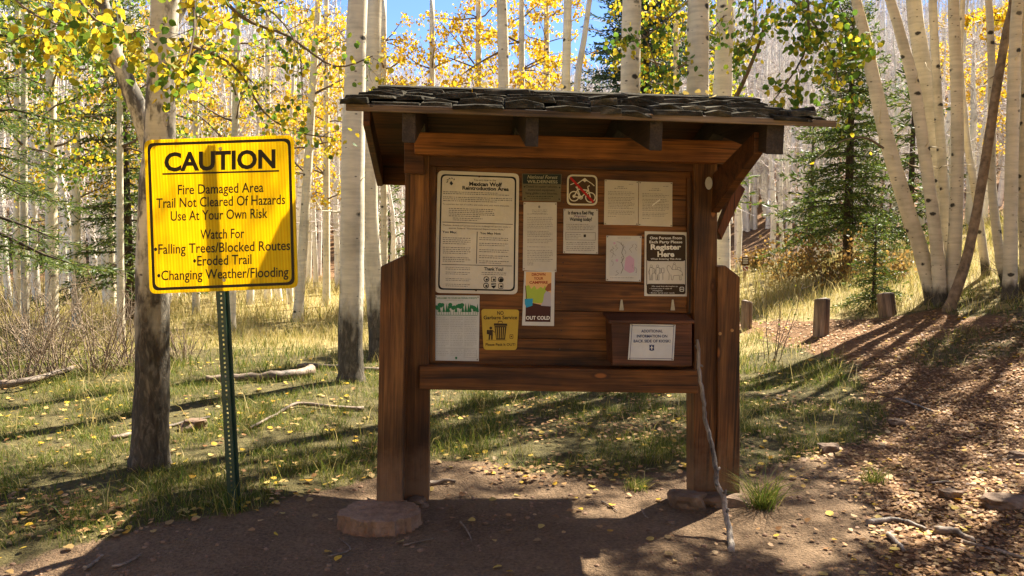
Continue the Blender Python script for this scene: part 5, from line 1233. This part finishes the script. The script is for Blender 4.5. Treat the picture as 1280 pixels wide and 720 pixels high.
far = empty('hillside_wood', (0, 90, 0)); bpy.data.objects.remove(far)
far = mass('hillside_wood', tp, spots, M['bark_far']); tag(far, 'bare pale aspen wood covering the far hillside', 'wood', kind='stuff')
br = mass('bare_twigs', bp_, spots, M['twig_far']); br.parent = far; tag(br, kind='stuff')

# ------------------------------------------------------------------ grass and fallen leaves
rr = np.random.default_rng(9)
def scatter(n, dmin, dmax, want, power=1.0, pad=80):
    out = []; rg = random.Random(n + int(dmin * 10))
    for _ in range(n):
        d = dmin + (dmax - dmin) * rg.random() ** power; x = (rg.uniform(-pad, 1280 + pad) - 640) / FPX * d
        w = want(x, d)
        if w > 0 and rg.random() < w: out.append((x, d, H(x, d), w))
    return np.array(out)
def blades(P, hgt, width, lean=.45, seed=0):
    r = np.random.default_rng(seed); n = len(P); h = hgt * r.uniform(.4, 1.25, n) * (1 if P.shape[1] < 5 else P[:, 4]); an = r.uniform(0, 6.28, n); bend = r.normal(0, lean, (n, 2)) * h[:, None]
    w = width * r.uniform(.6, 1.3, n); sx = np.cos(an) * w; sy = np.sin(an) * w; B = P[:, :3].copy(); B[:, 2] -= .01
    mid = B + np.stack([bend[:, 0] * .35, bend[:, 1] * .35, h * .6], 1); tip = B + np.stack([bend[:, 0], bend[:, 1], h * .95], 1); S_ = np.stack([sx, sy, 0 * sx], 1)
    return np.stack([B - S_, B + S_, mid + S_ * .75, mid - S_ * .75, tip], 1)
def clump(x, y, s, seed): return mnoise.noise((x * s, y * s, seed))
def w_near(x, y):
    s, l, dr = cover(x, y)
    if s < .35: return 0
    c = clump(x, y, 1.6, 50) + .6 * clump(x, y, 5, 51)
    return max(0, min(1, (s - .2) * (.5 + 1.5 * c))) * (1 - .5 * dr)
def w_dry(x, y):
    s, l, dr = cover(x, y); c = clump(x, y, .8, 52) + .6 * clump(x, y, 3, 53)
    return max(0, min(1, dr * s * (.6 + .9 * c)))
V = [blades(scatter(230000, 3.9, 9.5, w_near), .075, .0021, .6, 1), blades(scatter(26000, 4.2, 9.5, lambda x, y: w_near(x, y) * max(0, min(1, 3 * clump(x, y, 1.3, 61)))), .19, .0026, .5, 2), blades(scatter(60000, 9, 15, w_near), .15, .004, .5, 3)]
tag(link('grass', fast_mesh('grass', np.concatenate(V), 5, M['grass'], [[0, 1, 2, 3], [3, 2, 4]])), 'short green and straw grass round the kiosk', 'grass', kind='stuff')
V = [blades(scatter(60000, 8, 16, w_dry), .23, .0032, .4, 4), blades(scatter(60000, 14, 34, w_dry), .34, .007, .4, 5), blades(scatter(9000, 6, 9, lambda x, y: .25 * w_near(x, y) if clump(x, y, .7, 70) > .05 else 0), .34, .003, .4, 6)]
tag(link('dry_grass', fast_mesh('dry_grass', np.concatenate(V), 5, M['grass_dry'], [[0, 1, 2, 3], [3, 2, 4]])), 'tall straw coloured grass of the meadow', 'grass', kind='stuff')
def tuft(px, py, label, h, n, seed):
    p = ground(px, py); r = np.random.default_rng(seed); P = np.zeros((n, 3)); P[:, 0] = r.normal(0, .035, n); P[:, 1] = r.normal(0, .035, n)
    o = link('grass_tuft', fast_mesh('grass_tuft', blades(P, h, .0022, .75, seed), 5, M['grass'], [[0, 1, 2, 3], [3, 2, 4]]), None, p); tag(o, label, 'grass tuft')
tuft(955, 636, 'green and straw grass tuft at the foot of the right kiosk post', .22, 260, 1); tuft(1092, 603, 'small green grass tuft on the sunlit strip right of the kiosk', .12, 160, 2); tuft(795, 612, 'low grass tuft on the dirt between the kiosk posts', .10, 140, 3); tuft(290, 640, 'thin grass tuft at the foot of the green sign post', .20, 70, 4)
def w_lit(x, y):
    s, l, dr = cover(x, y); return l * max(.1, min(1, .75 + .7 * clump(x, y, 1.4, 80)))
Q = scatter(95000, 3.2, 9, w_lit, 1.0, 30); Q2 = scatter(50000, 8, 16, w_lit)
Q3 = scatter(26000, 4, 9.5, lambda x, y: max(0, min(.5, cover(x, y)[0] * (.22 + .9 * clump(x, y, 1.3, 84))) + .5 * max(0, .5 - abs(cover(x, y)[0] - .45))) * (1 if (-.8 < x < 3 and y < 8) or (x < -.8 and y < 4.7) else .12), 1.0, 30)
L1 = leaf_cloud('leaf_litter', np.concatenate([Q[:, :3] + [0, 0, .012], Q2[:, :3] + [0, 0, .015], Q3[:, :3] + [0, 0, .02]]), np.concatenate([rr.uniform(.014, .034, len(Q)), rr.uniform(.022, .044, len(Q2)), rr.uniform(.022, .046, len(Q3))]), M['litter'], 5, LEAF6, True)
tag(link('leaf_litter', L1), 'brown and tan dry leaves covering the path and caught in the grass', 'leaves', kind='stuff')
def w_sparse(x, y):
    s, l, dr = cover(x, y); dirt = max(0, 1 - s - l)
    return min(1, (.04 + .22 * s + .08 * l) * max(.15, .6 + 1.2 * clump(x, y, 1.1, 90)) + .5 * max(0, .5 - abs(s - .5)) )
Q = scatter(13000, 3.2, 10, w_sparse, 1.0, 30); up = np.zeros((len(Q), 3)); up[:, 2] = .014 + .05 * Q[:, 3] * rr.random(len(Q)) * np.array([cover(a, b)[0] for a, b in Q[:, :2]])
L2 = leaf_cloud('fallen_leaves', Q[:, :3] + up, rr.uniform(.030, .055, len(Q)), M['litter_yellow'], 6, LEAF, True)
tag(link('fallen_leaves', L2), 'yellow and straw coloured leaves fallen on grass and dirt', 'leaves', kind='stuff')
Q = scatter(5000, 3.1, 6, lambda x, y: max(0, 1 - cover(x, y)[0] - .6 * cover(x, y)[1]) * max(.1, .5 + clump(x, y, 1.2, 95)), 1.0, 20)
import bmesh
V = []
cube = np.array([(-1, -1, -1), (1, -1, -1), (1, 1, -1), (-1, 1, -1), (-.7, -.7, 1), (.7, -.7, 1), (.7, .7, 1), (-.7, .7, 1)], float)
for x, y, z, w in Q:
    s = .002 + .015 * rr.random() ** 4; a_ = rr.uniform(0, 6.28); c, n = math.cos(a_), math.sin(a_); B = cube * rr.uniform(.7, 1.3, (8, 3)) * [s, s * .8, s * .5]
    V.append(np.stack([B[:, 0] * c - B[:, 1] * n + x, B[:, 0] * n + B[:, 1] * c + y, B[:, 2] + z + .001], 1))
tag(link('gravel', fast_mesh('gravel', np.array(V), 8, M['footing'], [[0, 3, 2, 1], [4, 5, 6, 7], [0, 1, 5, 4], [1, 2, 6, 5], [2, 3, 7, 6], [3, 0, 4, 7]])), 'small grit and crumbs on the bare dirt', 'gravel', kind='stuff')
